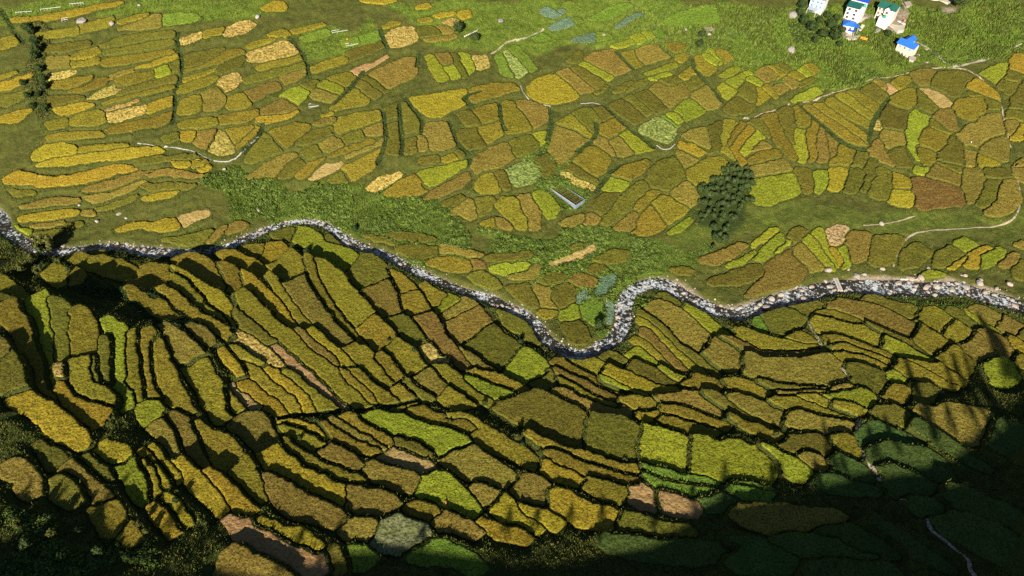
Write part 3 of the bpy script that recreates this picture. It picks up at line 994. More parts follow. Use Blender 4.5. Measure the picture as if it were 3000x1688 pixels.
# one even bund between neighbours, a broader one where a terrace steps down
NEAR = ~FAR
cut = np.zeros_like(LAB, bool); stepc = np.zeros_like(LAB, bool)
for dj, di in ((0,1),(1,0)):
    s_ = shift(LAB, dj, di, -1)
    m = (LAB >= 0) & (s_ >= 0) & (s_ != LAB)
    cut |= m
    j, i = np.nonzero(m)
    dh = np.abs(plane(LAB[j,i], CXg[j,i], CYg[j,i])-plane(s_[j,i], CXg[j,i], CYg[j,i]))
    stepc[j, i] |= dh > np.where(FAR[j,i], 0.9, 0.6)
s2 = stepc.copy()
for dj, di in N4: s2 |= shift(stepc, dj, di, False)
LAB[cut | s2 | DITCH] = -1
lab_f = LAB.ravel(); ok = np.nonzero(lab_f >= 0)[0]
ids = lab_f[ok]; X1 = CXg.ravel()[ok]; Y1 = CYg.ravel()[ok]

H = B.copy()
H.ravel()[ok] = plane(ids, X1, Y1)
# banks: carry each field's level out a little way, break to the next along a short steep riser
Hn = np.where(LAB >= 0, H, np.nan); Dn = np.where(LAB >= 0, 0, 99).astype(np.int16)
for it in range(1, 9):
    acc = np.zeros_like(H); num = np.zeros_like(H)
    for dj, di in N4:
        s = shift(Hn, dj, di, np.nan); g = ~np.isnan(s)
        acc[g] += s[g]; num[g] += 1
    m = np.isnan(Hn) & (num > 0)
    Hn[m] = acc[m]/num[m]; Dn[m] = it
g = (LAB < 0) & (Dn < 99)
wgt = np.clip(1-(Dn-1)/8.0, 0, 1)
relief = (vnoise(CXg, CYg, 9, 21)-0.5)*1.0 + (vnoise(CXg, CYg, 3.5, 22)-0.5)*0.6
H = np.where(LAB >= 0, H, np.where(g, wgt*np.nan_to_num(Hn)+(1-wgt)*(B+relief), B+relief))
GAP = LAB < 0
# stream channel
ch = np.clip((SD-STREAM_W)/2.2, 0, 1); ch = ch*ch*(3-2*ch)
H = np.where(SD < STREAM_W+2.3, H*ch + (1-ch)*(SZn-1.0 + (vnoise(CXg, CYg, 1.6, 31)-0.5)*0.5), H)
H = H - 0.55*DITCH
# shaggy grass on the banks
H = np.where(GAP & (SD > STREAM_W), H + 0.34*vnoise(CXg, CYg, 0.95, 41) + 0.25*vnoise(CXg, CYg, 2.3, 42), H)

def ground_at(x, y):
    i = np.clip(((np.asarray(x, float)-GX0)/RES-0.5), 0, NX-1.001); j = np.clip(((np.asarray(y, float)-GY0)/RES-0.5), 0, NY-1.001)
    i0 = i.astype(int); j0 = j.astype(int); fi = i-i0; fj = j-j0
    return (H[j0,i0]*(1-fi)+H[j0,i0+1]*fi)*(1-fj)+(H[j0+1,i0]*(1-fi)+H[j0+1,i0+1]*fi)*fj

def at(px, py):
    """the point of the finished ground seen at a photograph pixel"""
    px = np.atleast_1d(np.asarray(px, float)); py = np.atleast_1d(np.asarray(py, float))
    x, y, z = px_ground(px, py)
    dx, dy, dz = px_dir(px, py)
    for _ in range(6):
        z = 0.4*z + 0.6*ground_at(x, y)
        t = (z-CAM_H)/dz; x, y = dx*t, dy*t
    return np.column_stack([x, y, ground_at(x, y)])
def at1(px, py): return Vector(at(px, py)[0])
# ------------------------------------------------------------------ materials
def mat(name):
    m = bpy.data.materials.new(name); m.use_nodes = True
    nt = m.node_tree
    b = nt.nodes['Principled BSDF']
    b.inputs['Roughness'].default_value = 0.9
    b.inputs['Specular IOR Level'].default_value = 0.15
    return m, nt, b
def nd(nt, t, **k):
    n = nt.nodes.new(t)
    for a, v in k.items():
        if isinstance(a, str) and hasattr(n, a): setattr(n, a, v)
    return n
def noise(nt, vec, scale, detail=3, rough=0.6):
    n = nd(nt, 'ShaderNodeTexNoise')
    n.inputs['Scale'].default_value = scale; n.inputs['Detail'].default_value = detail; n.inputs['Roughness'].default_value = rough
    nt.links.new(vec, n.inputs['Vector'])
    return n.outputs['Fac']
def ramp(nt, fac, stops, interp='LINEAR'):
    n = nd(nt, 'ShaderNodeValToRGB'); cr = n.color_ramp; cr.interpolation = interp
    while len(cr.elements) < len(stops): cr.elements.new(0.5)
    for e, (p, c) in zip(cr.elements, stops):
        e.position = p; e.color = (c[0], c[1], c[2], 1) if not isinstance(c, (int, float)) else (c, c, c, 1)
    nt.links.new(fac, n.inputs[0])
    return n.outputs[0]
def mix(nt, fac, a, b, mode='MIX'):
    n = nd(nt, 'ShaderNodeMix', data_type='RGBA', blend_type=mode)
    for s, v in ((0, fac), (6, a), (7, b)):
        if isinstance(v, (int, float)): n.inputs[s].default_value = v if s == 0 else (v, v, v, 1)
        elif isinstance(v, tuple): n.inputs[s].default_value = (v[0], v[1], v[2], 1)
        else: nt.links.new(v, n.inputs[s])
    return n.outputs[2]
def mth(nt, op, a, b=0.5, clamp=False):
    n = nd(nt, 'ShaderNodeMath', operation=op, use_clamp=clamp)
    for s, v in ((0, a), (1, b)):
        if isinstance(v, (int, float)): n.inputs[s].default_value = v
        else: nt.links.new(v, n.inputs[s])
    return n.outputs[0]
def bump(nt, b, h, strength, dist):
    n = nd(nt, 'ShaderNodeBump'); n.inputs['Strength'].default_value = strength; n.inputs['Distance'].default_value = dist
    nt.links.new(h, n.inputs['Height']); nt.links.new(n.outputs[0], b.inputs['Normal'])
def pos(nt): return nd(nt, 'ShaderNodeNewGeometry').outputs['Position']
def plain(name, c, rough=0.8, var=0.25, scale=1.5, metal=0.0, bmp=0.0):
    m, nt, b = mat(name)
    p = pos(nt); f = noise(nt, p, scale, 4)
    d = tuple(v*(1-var) for v in c); l = tuple(min(v*(1+var), 1) for v in c)
    nt.links.new(ramp(nt, f, [(0.3, d), (0.7, l)]), b.inputs['Base Color'])
    b.inputs['Roughness'].default_value = rough; b.inputs['Metallic'].default_value = metal
    if bmp: bump(nt, b, f, 0.5, bmp)
    return m

def crop_material(name, c_low, c_high, c_gap, gap=0.46, grain=1.7, vary=0.16, patch=0.35):
    """a standing crop: panicles over shaded gaps, ripening in patches, each field its own tone"""
    m, nt, b = mat(name)
    p = pos(nt)
    inf = nd(nt, 'ShaderNodeObjectInfo')
    f1 = noise(nt, p, grain, 4, 0.75); f2 = noise(nt, p, 0.22, 3, 0.6); f3 = noise(nt, p, 0.9, 3, 0.6)
    c = mix(nt, ramp(nt, f2, [(0.38, 0), (0.64, 1)]), c_low, c_high)
    c = mix(nt, mth(nt, 'MULTIPLY', ramp(nt, f3, [(0.35, 0), (0.7, 1)]), patch), c, tuple(min(v*1.35, 1) for v in c_high))
    c = mix(nt, ramp(nt, f1, [(gap-0.08, 1), (gap+0.07, 0)]), c, c_gap)
    hs = nd(nt, 'ShaderNodeHueSaturation')
    nt.links.new(c, hs.inputs['Color'])
    nt.links.new(mth(nt, 'ADD', mth(nt, 'MULTIPLY', mth(nt, 'SUBTRACT', inf.outputs['Random'], 0.5), 0.028), 0.5), hs.inputs['Hue'])
    r2 = mth(nt, 'FRACT', mth(nt, 'MULTIPLY', inf.outputs['Random'], 17.31))
    nt.links.new(mth(nt, 'ADD', mth(nt, 'MULTIPLY', mth(nt, 'SUBTRACT', r2, 0.5), 2*vary), 1.0), hs.inputs['Value'])
    nt.links.new(hs.outputs[0], b.inputs['Base Color'])
    bump(nt, b, mth(nt, 'ADD', f1, mth(nt, 'MULTIPLY', f3, 0.8)), 0.9, 0.5)
    return m

CROP = {
 'y': crop_material('ripe_rice', (.262,.192,.014), (.330,.250,.018), (.072,.056,.006)),
 'g': crop_material('turning_rice', (.180,.145,.012), (.245,.198,.018), (.050,.043,.006)),
 'o': crop_material('olive_rice', (.112,.104,.012), (.158,.142,.015), (.036,.036,.006)),
 'l': crop_material('lime_rice', (.205,.222,.014), (.265,.285,.018), (.058,.068,.006)),
 'b': crop_material('bronze_rice', (.180,.136,.020), (.240,.183,.030), (.052,.040,.007)),
 'r': crop_material('rust_rice', (.175,.112,.022), (.225,.150,.030), (.055,.030,.010)),
 't': crop_material('tan_straw', (.300,.190,.060), (.400,.270,.100), (.100,.060,.025), gap=0.40, grain=1.3),
 's': crop_material('cut_rice', (.300,.220,.035), (.440,.330,.085), (.065,.045,.014), gap=0.46, grain=1.1, patch=0.6),
 'S': crop_material('straw_sheaves', (.330,.220,.090), (.430,.300,.140), (.090,.050,.022), gap=0.45, grain=1.0),
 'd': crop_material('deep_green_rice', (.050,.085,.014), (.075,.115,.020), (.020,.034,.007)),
 'v': crop_material('green_crop', (.110,.175,.014), (.165,.240,.024), (.035,.060,.008)),
 'c': crop_material('cabbage', (.110,.180,.100), (.170,.250,.160), (.040,.070,.020), grain=1.8),
 'L': crop_material('leafy_crop', (.190,.235,.045), (.270,.320,.080), (.040,.065,.010), gap=0.47, grain=1.0, patch=0.7),
 'w': crop_material('silver_grass', (.130,.150,.045), (.190,.205,.090), (.040,.050,.014), gap=0.45, grain=1.3),
}
CROP_H = {'d':.45,'y':.85,'g':.85,'o':.85,'l':.8,'b':.85,'r':.8,'t':.3,'s':.4,'S':.4,'v':.4,'c':.35,'L':.7,'w':.9}
CROP_NAME = {'s':'stubble_field','S':'stubble_field','t':'stubble_field','v':'vegetable_plot','c':'cabbage_plot','L':'leafy_crop_plot','w':'grass_plot'}
CROP_LABEL = {'d':'deep green rice field in the shade of the hill','y':'bright golden ripe rice field','g':'dull gold rice field','o':'dark olive rice field','l':'yellow green lime coloured rice field','b':'bronze brown rice field',
 'r':'rust brown rice field','t':'pale tan field of laid straw','s':'cut field with rows of pale straw','S':'harvested field covered in pale straw sheaves',
 'v':'bright green low crop','c':'blue green cabbage plot','L':'light green plot of leafy crop lying in swaths','w':'silvery green tall grass'}

M_STALK = plain('rice_stalks', (.075,.080,.014), 0.95, 0.4, 1.5)
def ground_material():
    m, nt, b = mat('grassy_ground')
    p = pos(nt)
    at = nd(nt, 'ShaderNodeAttribute', attribute_name='cover')
    sep = nd(nt, 'ShaderNodeSeparateColor'); nt.links.new(at.outputs['Color'], sep.inputs[0])
    lush, bare, dark = sep.outputs[0], sep.outputs[1], sep.outputs[2]
    f1 = noise(nt, p, 2.4, 5, 0.75); f2 = noise(nt, p, 0.35, 4, 0.65); f3 = noise(nt, p, 0.09, 3); f4 = noise(nt, p, 1.0, 4, 0.7)
    olive = mix(nt, ramp(nt, f2, [(0.36, 0), (0.64, 1)]), (.068,.082,.013), (.120,.115,.022))
    green = mix(nt, ramp(nt, f2, [(0.36, 0), (0.64, 1)]), (.090,.145,.013), (.165,.215,.024))
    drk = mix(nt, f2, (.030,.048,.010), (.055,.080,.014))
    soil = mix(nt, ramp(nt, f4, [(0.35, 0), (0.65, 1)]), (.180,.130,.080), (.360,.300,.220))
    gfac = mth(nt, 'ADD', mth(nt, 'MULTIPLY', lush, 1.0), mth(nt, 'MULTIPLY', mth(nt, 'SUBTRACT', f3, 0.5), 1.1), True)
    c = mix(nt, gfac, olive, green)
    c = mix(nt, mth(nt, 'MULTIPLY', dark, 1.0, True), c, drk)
    c = mix(nt, mth(nt, 'MULTIPLY', ramp(nt, f4, [(0.55, 0), (0.72, 1)]), 0.35), c, (.20,.165,.055))
    c = mix(nt, ramp(nt, f1, [(0.33, 1), (0.52, 0)]), c, (.028,.034,.007))
    c = mix(nt, mth(nt, 'MULTIPLY', bare, ramp(nt, f4, [(0.30, 0.75), (0.6, 1)])), c, soil)
    nt.links.new(c, b.inputs['Base Color'])
    bump(nt, b, mth(nt, 'ADD', f1, f4), 1.0, 0.6)
    return m
M_GROUND = ground_material()

# ------------------------------------------------------------------ building helpers
def link(o, parent=None):
    COL.objects.link(o)
    if parent is not None: o.parent = parent
    return o
def np_mesh(name, V, tris=None, quads=None, smooth=False):
    me = bpy.data.meshes.new(name)
    V = np.ascontiguousarray(V, np.float32)
    parts = []; starts = []; tot = []
    if quads is not None and len(quads): parts.append(np.asarray(quads, np.int32).ravel()); tot.append(np.full(len(quads), 4, np.int32))
    if tris is not None and len(tris): parts.append(np.asarray(tris, np.int32).ravel()); tot.append(np.full(len(tris), 3, np.int32))
    idx = np.concatenate(parts); tot = np.concatenate(tot); st = np.concatenate([[0], np.cumsum(tot)[:-1]]).astype(np.int32)
    me.vertices.add(len(V)); me.vertices.foreach_set('co', V.ravel())
    me.loops.add(len(idx)); me.loops.foreach_set('vertex_index', idx)
    me.polygons.add(len(tot)); me.polygons.foreach_set('loop_start', st); me.polygons.foreach_set('loop_total', tot)
    if smooth: me.polygons.foreach_set('use_smooth', np.ones(len(tot), bool))
    me.update(calc_edges=True)
    return me
def np_obj(name, V, tris=None, quads=None, material=None, parent=None, smooth=False, kind=None):
    me = np_mesh(name, V, tris, quads, smooth)
    if material: me.materials.append(material)
    o = link(bpy.data.objects.new(name, me), parent)
    if kind: o['kind'] = kind
    return o
def thing(name, label, cat, loc=(0,0,0), rz=0.0, group=None):
    o = bpy.data.objects.new(name, None); o.empty_display_size = 0.5
    o.location = loc; o.rotation_euler = (0, 0, rz)
    o['label'] = label; o['category'] = cat
    if group: o['group'] = group
    return link(o)
def bm_obj(name, bm, material, parent=None, smooth=False, label=None):
    me = bpy.data.meshes.new(name); bm.to_mesh(me); bm.free()
    if material: me.materials.append(material)
    if smooth: me.polygons.foreach_set('use_smooth', np.ones(len(me.polygons), bool))
    o = link(bpy.data.objects.new(name, me), parent)
    if label: o['label'] = label
    return o
def tag(o, label, cat, group=None):
    o['label'] = label; o['category'] = cat
    if group: o['group'] = group
    return o
def add_box(bm, c, s, rot=None):
    m = Matrix.Translation(Vector(c)) @ (rot.to_4x4() if rot is not None else Matrix.Identity(4)) @ Matrix.Diagonal((s[0], s[1], s[2], 1))
    return bmesh.ops.create_cube(bm, size=1.0, matrix=m)['verts']
def add_bar(bm, a, b, r, seg=6, r2=None):
    a, b = Vector(a), Vector(b); d = b-a
    m = Matrix.Translation((a+b)/2) @ d.to_track_quat('Z', 'Y').to_matrix().to_4x4()
    bmesh.ops.create_cone(bm, cap_ends=True, segments=seg, radius1=r, radius2=r if r2 is None else r2, depth=d.length, matrix=m)
def copy_tree(o, parent=None):
    c = o.copy(); link(c)
    if parent is not None: c.parent = parent
    for ch in list(o.children): copy_tree(ch, c)
    return c

# ------------------------------------------------------------------ ground cover classes (what grows where)
ZONES = {
 'lush': [[(620,505),(860,530),(1080,560),(1300,610),(1380,680),(1400,740),(1260,760),(1100,700),(1000,665),(930,630),(760,640),(640,660)],
          [(1400,680),(1700,690),(1950,700),(2050,730),(2050,760),(1900,800),(1800,860),(1760,960),(1700,900),(1650,790),(1500,740)],
          [(1100,0),(3000,0),(3000,160),(2700,190),(2560,230),(2450,270),(2150,200),(1900,140),(1500,150),(1420,160),(1330,150),(1240,80)],
          [(0,0),(850,0),(860,40),(600,70),(400,40),(0,60)],[(840,80),(1110,70),(1130,130),(900,190),(860,150)],
          [(1500,760),(1660,780),(1640,900),(1700,980),(1820,960),(1780,1010),(1650,960),(1560,870)],
          [(1830,860),(1900,850),(1990,900),(2010,930),(1860,930)],[(1480,480),(1600,400),(1680,420),(1740,600),(1700,640),(1620,620),(1560,540)],
          [(2600,900),(2850,880),(2920,900),(2700,920)],[(2200,920),(2260,900),(2260,980),(2200,970)]],
 'meadow': [[(2200,560),(2400,590),(3000,600),(3000,690),(2300,690),(2150,710),(2050,740),(1990,690),(2040,640)]],
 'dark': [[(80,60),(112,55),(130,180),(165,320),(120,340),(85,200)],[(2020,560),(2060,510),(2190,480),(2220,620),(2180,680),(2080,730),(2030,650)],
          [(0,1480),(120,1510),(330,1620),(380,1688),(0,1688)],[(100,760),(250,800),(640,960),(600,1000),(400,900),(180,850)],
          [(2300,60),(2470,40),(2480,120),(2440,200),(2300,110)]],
 'bare': [[(2480,30),(2560,40),(2540,70),(2520,110),(2480,120),(2470,100)],[(2590,40),(2660,40),(2645,95),(2600,80)],[(2030,84),(2100,80),(2110,98),(2040,97)],
          [(2740,0),(2790,0),(2780,25),(2745,20)]],
}
COVER = np.zeros((NY, NX, 3), np.float32)
for zone, polys in ZONES.items():
    for poly in polys:
        q = np.array(poly, float); a, b_, _ = px_ground(q[:,0], q[:,1], 0.5)
        q = np.column_stack([a, b_])
        m = inside(q, WX+(vnoise(CXg, CYg, 14, 95)-.5)*16, WY+(vnoise(CXg, CYg, 14, 96)-.5)*12)
        if zone == 'lush': COVER[m, 0] = 1.0
        elif zone == 'meadow': COVER[m, 0] = 0.45
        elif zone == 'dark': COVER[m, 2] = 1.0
        else: COVER[m, 1] = 1.0
COVER[..., 2] = np.maximum(COVER[..., 2], np.where((COVER[..., 0] > .9) & (CYg < 270), 0.15, 0.0))
COVER[..., 2] = np.maximum(COVER[..., 2], DITCH*0.9)
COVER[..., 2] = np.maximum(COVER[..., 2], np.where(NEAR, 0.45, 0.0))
def blur(a, n):
    for _ in range(n):
        for ax in (0, 1): a = 0.5*a + 0.25*(np.roll(a, 1, ax)+np.roll(a, -1, ax))
    return a
COVER = blur(COVER, 6)
shore = (SD < STREAM_W-0.3+1.6*vnoise(CXg, CYg, 7, 51)*np.where(CXg > 60, 1.6, 0.6))
COVER[..., 1] = np.maximum(COVER[..., 1], blur(shore.astype(np.float32), 1))

# ------------------------------------------------------------------ the two hillsides as sheets of ground
fld = LAB >= 0
inner = fld.copy()
for _ in range(2):
    for dj, di in N4: inner &= shift(inner, dj, di, False)
def corner_mean(a):
    p = np.pad(a, ((1,1),(1,1)) + ((0,0),)*(a.ndim-2), mode='edge')
    return 0.25*(p[:-1,:-1]+p[1:,:-1]+p[:-1,1:]+p[1:,1:])
HC = corner_mean(H); CC = corner_mean(COVER)
VX = GX0+np.arange(NX+1)*RES; VY = GY0+np.arange(NY+1)*RES
VXg, VYg = np.meshgrid(VX, VY)
def grid_sheet(name, mask, kind='structure'):
    j, i = np.nonzero(mask)
    W1 = NX+1
    q = np.column_stack([j*W1+i, j*W1+i+1, (j+1)*W1+i+1, (j+1)*W1+i])
    u, inv = np.unique(q, return_inverse=True); q = inv.reshape(q.shape)
    V = np.column_stack([VXg.ravel()[u], VYg.ravel()[u], HC.ravel()[u]])
    o = np_obj(name, V, quads=q, material=M_GROUND, smooth=True, kind=kind)
    at_ = o.data.attributes.new('cover', 'FLOAT_COLOR', 'POINT')
    c4 = np.ones((len(u), 4), np.float32); c4[:, :3] = CC.reshape(-1, 3)[u]
    at_.data.foreach_set('color', c4.ravel())
    return o
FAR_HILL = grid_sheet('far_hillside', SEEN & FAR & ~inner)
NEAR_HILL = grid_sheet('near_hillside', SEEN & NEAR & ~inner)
# the wider valley round the surveyed part, one coarse sheet lying just under it
oc = 10.0
ox = np.arange(-700, 701, oc); oy = np.arange(-320, 1001, oc)
OX, OY = np.meshgrid(ox, oy); OZ = base_z(OX, OY)
ii = np.clip(((OX-GX0)/RES).astype(int), 0, NX-1); jj = np.clip(((OY-GY0)/RES).astype(int), 0, NY-1)
wide_in = SEEN.copy()
for _ in range(22):
    for dj, di in N4: wide_in &= shift(wide_in, dj, di, False)
ing = wide_in[jj, ii] & (OX > GX0) & (OX < GX1) & (OY > GY0) & (OY < GY1)
OZ = OZ + (vnoise(OX, OY, 30, 61)-0.5)*5*(~ing) - np.where(ing, 6.0, 0.5)
n1 = len(ox); j, i = np.meshgrid(np.arange(len(oy)-1), np.arange(n1-1), indexing='ij')
q = np.column_stack([(j*n1+i).ravel(), (j*n1+i+1).ravel(), ((j+1)*n1+i+1).ravel(), ((j+1)*n1+i).ravel()])
MOUNT = np_obj('mountainside', np.column_stack([OX.ravel(), OY.ravel(), OZ.ravel()]), quads=q, material=M_GROUND, smooth=True, kind='structure')
at_ = MOUNT.data.attributes.new('cover', 'FLOAT_COLOR', 'POINT')
c4 = np.ones((OX.size, 4), np.float32); c4[:, :3] = (0.4, 0.0, 0.5); at_.data.foreach_set('color', c4.ravel())

# ------------------------------------------------------------------ every field a slab of standing crop
J, I = np.nonzero(fld & SEEN)
lab = LAB[J, I].astype(np.int64)
W1 = NX+1; NC = W1*(NY+1)
corn = np.column_stack([J*W1+I, J*W1+I+1, (J+1)*W1+I+1, (J+1)*W1+I]).astype(np.int64)
key = lab[:, None]*NC + corn
uk, inv = np.unique(key, return_inverse=True); Q = inv.reshape(key.shape)
vl = (uk//NC).astype(np.int64); vc = uk % NC
vx = VXg.ravel()[vc].copy(); vy = VYg.ravel()[vc].copy()
# directed edges that occur once are the rim
e = np.concatenate([Q[:, [0,1]], Q[:, [1,2]], Q[:, [2,3]], Q[:, [3,0]]])
nv = len(uk)
ek = e[:,0].astype(np.int64)*nv+e[:,1]; rk = e[:,1].astype(np.int64)*nv+e[:,0]
rim = e[~np.isin(ek, rk)]
isr = np.zeros(nv, bool); isr[rim.ravel()] = True
for _ in range(2):                                    # round off the grid's corners along the rim
    sx = np.zeros(nv); sy = np.zeros(nv); c_ = np.zeros(nv)
    for a, b_ in ((0,1),(1,0)):
        np.add.at(sx, rim[:,a], vx[rim[:,b_]]); np.add.at(sy, rim[:,a], vy[rim[:,b_]]); np.add.at(c_, rim[:,a], 1)
    mm = isr & (c_ > 0)
    vx[mm] = 0.5*vx[mm]+0.5*sx[mm]/c_[mm]; vy[mm] = 0.5*vy[mm]+0.5*sy[mm]/c_[mm]
jig = isr
vx[jig] += (vnoise(vx[jig], vy[jig], 0.7, 71)-0.5)*0.28; vy[jig] += (vnoise(vx[jig], vy[jig], 0.7, 72)-0.5)*0.28
hk = np.array([CROP_H[k] for k in KIND])
ground = plane(vl, vx, vy)
rough = (vnoise(vx, vy, 0.8, 73)-0.5)*0.26 + (vnoise(vx, vy, 4.0, 74)-0.5)*0.12
tall = np.array([{'s':1.9,'S':2.2,'L':1.7,'w':1.8,'t':1.4}.get(k, 1.0) for k in KIND])
vz = ground + hk[vl]*np.where(isr, 0.93, 1.0) + rough*tall[vl]*np.where(isr, 0.6, 1.0)
order = np.argsort(lab, kind='stable'); labs = lab[order]; Qs = Q[order]
q_start = np.searchsorted(labs, np.arange(nf)); q_end = np.searchsorted(labs, np.arange(nf), 'right')
v_start = np.searchsorted(vl, np.arange(nf)); v_end = np.searchsorted(vl, np.arange(nf), 'right')
rl = vl[rim[:,0]]; ro = np.argsort(rl, kind='stable'); rim = rim[ro]; rl = rl[ro]
r_start = np.searchsorted(rl, np.arange(nf)); r_end = np.searchsorted(rl, np.arange(nf), 'right')

def field_geometry(n):
    a, b_ = v_start[n], v_end[n]
    V = np.column_stack([vx[a:b_], vy[a:b_], vz[a:b_]])
    q = Qs[q_start[n]:q_end[n]]-a
    r = rim[r_start[n]:r_end[n]]-a
    low = V.copy(); low[:, 2] = ground[a:b_]-0.35
    uv = np.unique(r); mp = np.full(len(V), -1); mp[uv] = len(V)+np.arange(len(uv))
    sk = np.column_stack([r[:,1], r[:,0], mp[r[:,0]], mp[r[:,1]]])
    return np.vstack([V, low[uv]]), np.vstack([q, sk]), len(q)

# apparent size, to keep the 300 that show largest on each hillside as parts of their own
size = np.zeros(nf)
for n in range(nf):
    if v_end[n] > v_start[n]:
        dist2 = mx[n]**2+my[n]**2+(CAM_H-mz[n])**2
        size[n] = (q_end[n]-q_start[n])*RES*RES*(CAM_H-mz[n])/dist2**1.5
for hill, sel in ((FAR_HILL, farf), (NEAR_HILL, ~farf)):
    cand = [n for n in np.argsort(-size) if sel[n] and q_end[n]-q_start[n] > 30]
    rice = [n for n in cand if KIND[n] not in CROP_NAME]
    own = set(rice[:285]) | {n for n in cand if KIND[n] in CROP_NAME}
    rest = {}
    for n in cand:
        V, q, ntop = field_geometry(n)
        if n in own:
            c = V.mean(0)*[1,1,0] + [0,0,float(PM[n])]
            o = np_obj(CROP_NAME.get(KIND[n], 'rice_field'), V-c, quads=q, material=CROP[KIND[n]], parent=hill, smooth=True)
            o.location = c
            o.data.materials.append(M_STALK)
            side = np.zeros(len(q), np.int32); side[ntop:] = 1
            o.data.polygons.foreach_set('material_index', side)
            o['label'] = CROP_LABEL[KIND[n]]
        else:
            rest.setdefault(KIND[n], []).append((V, q))
    if rest:
        Vs, qs, mi, mats, off = [], [], [], [], 0
        for k, lst in rest.items():
            for V, q in lst:
                Vs.append(V); qs.append(q+off); mi.append(np.full(len(q), len(mats))); off += len(V)
            mats.append(CROP[k])
        o = np_obj('small_rice_terraces', np.vstack(Vs), quads=np.vstack(qs), parent=hill, smooth=True, kind='stuff')
        for m in mats: o.data.materials.append(m)
        o.data.polygons.foreach_set('material_index', np.concatenate(mi).astype(np.int32))
# ------------------------------------------------------------------ the stream
def ribbon(P, half, lift, name, material, parent=None, kind=None, cols=3, follow=True, wob=0.0, seed=0):
    """a strip along a 3-D line; follow = drape it on the ground"""
    P = np.asarray(P, float)
    # resample evenly
    d = np.concatenate([[0], np.cumsum(np.hypot(*np.diff(P[:, :2], axis=0).T))])
    n = max(int(d[-1]/0.7), 3); s = np.linspace(0, d[-1], n)
    X = np.interp(s, d, P[:,0]); Y = np.interp(s, d, P[:,1]); Z = np.interp(s, d, P[:,2])
    tx, ty = np.gradient(X), np.gradient(Y); L = np.hypot(tx, ty)+1e-9; nx, ny = -ty/L, tx/L
    hw = (half(X, Y) if callable(half) else np.full(n, half))*(1+wob*(vnoise(s, s*0, 1.7, seed)-0.5))
    k = np.linspace(-1, 1, cols)
    VX_ = X[:,None]+nx[:,None]*k*hw[:,None]; VY_ = Y[:,None]+ny[:,None]*k*hw[:,None]
    VZ_ = (ground_at(VX_, VY_)+lift) if follow else (Z[:,None]+lift+0*k)
    V = np.column_stack([VX_.ravel(), VY_.ravel(), VZ_.ravel()])
    j, i = np.meshgrid(np.arange(n-1), np.arange(cols-1), indexing='ij')
    q = np.column_stack([(j*cols+i).ravel(), (j*cols+i+1).ravel(), ((j+1)*cols+i+1).ravel(), ((j+1)*cols+i).ravel()])
    return np_obj(name, V, quads=q, material=material, parent=parent, smooth=True, kind=kind)

m, nt, b = mat('rushing_water')
p = pos(nt)
f1 = noise(nt, p, 0.75, 5, 0.75); f2 = noise(nt, p, 0.10, 2); f3 = noise(nt, p, 3.0, 3)
foam = ramp(nt, mth(nt, 'ADD', mth(nt, 'MULTIPLY', f1, 0.75), mth(nt, 'MULTIPLY', f2, 0.35)), [(0.55, 0), (0.63, 1)])
nt.links.new(mix(nt, foam, (.022,.020,.014), (.62,.66,.68)), b.inputs['Base Color'])
nt.links.new(mth(nt, 'ADD', mth(nt, 'MULTIPLY', foam, 0.5), 0.12), b.inputs['Roughness'])
b.inputs['Specular IOR Level'].default_value = 0.5
bump(nt, b, mth(nt, 'ADD', f1, f3), 0.8, 0.35)
M_WATER = m
def stream_half(x, y): return stream_w(x, y) + 0.7
sel = (SPL[:,0] > -330) & (SPL[:,0] < 330)
ribbon(SPL[sel], stream_half, -0.55, 'stream', M_WATER, kind='structure', cols=9, follow=False)

def rock_mesh(name, seed, sub=2, flat=0.7):
    bm = bmesh.new(); bmesh.ops.create_icosphere(bm, subdivisions=sub, radius=1.0)
    rr = random.Random(seed)
    cuts = [(Vector((rr.gauss(0,1), rr.gauss(0,1), rr.gauss(0,1))).normalized(), rr.uniform(0.55, 0.9)) for _ in range(7)]
    for v in bm.verts:
        for nrm, dd in cuts:
            h = v.co.dot(nrm)
            if h > dd: v.co -= nrm*(h-dd)*0.9
        v.co *= 1+rr.uniform(-0.05, 0.05)
        v.co.z *= flat
    me = bpy.data.meshes.new(name); bm.to_mesh(me); bm.free()
    return me
m, nt, b = mat('river_stone')
p = pos(nt); inf = nd(nt, 'ShaderNodeObjectInfo')
f1 = noise(nt, p, 2.2, 4); f2 = noise(nt, p, 9, 3)
c = mix(nt, ramp(nt, f1, [(0.35,0),(0.65,1)]), (.27,.23,.19), (.47,.43,.38))
c = mix(nt, mth(nt,'MULTIPLY', mth(nt,'FRACT', mth(nt,'MULTIPLY', inf.outputs['Random'], 7.7)), 0.45), c, (.36,.24,.17))
nt.links.new(mix(nt, ramp(nt, f2, [(0.3,1),(0.5,0)]), c, (.12,.10,.08)), b.inputs['Base Color'])
bump(nt, b, f2, 0.5, 0.1)
M_ROCK = m
ROCKS = [rock_mesh('boulder', s) for s in range(6)]
for me in ROCKS: me.materials.append(M_ROCK)
M_ROCK2 = plain('weathered_rock', (.26,.23,.20), 0.9, 0.35, 1.2, bmp=0.15)
ROCKS2 = [rock_mesh('boulder', s+20, flat=0.8) for s in range(3)]
for me in ROCKS2: me.materials.append(M_ROCK2)

def put_rock(x, y, r, label, group=None, meshes=ROCKS, sink=0.25, name='boulder', z=None):
    o = bpy.data.objects.new(name, random.choice(meshes)); link(o)
    if z is None: z = float(ground_at(x, y))
    o.location = (x, y, z + r*(0.7-sink)-0.2*r)
    o.scale = (r*random.uniform(.85,1.25), r*random.uniform(.8,1.1), r*random.uniform(.75,1.05))
    o.rotation_euler = (random.uniform(-.25,.25), random.uniform(-.25,.25), random.uniform(0, 6.28))
    return tag(o, label, 'boulder', group)

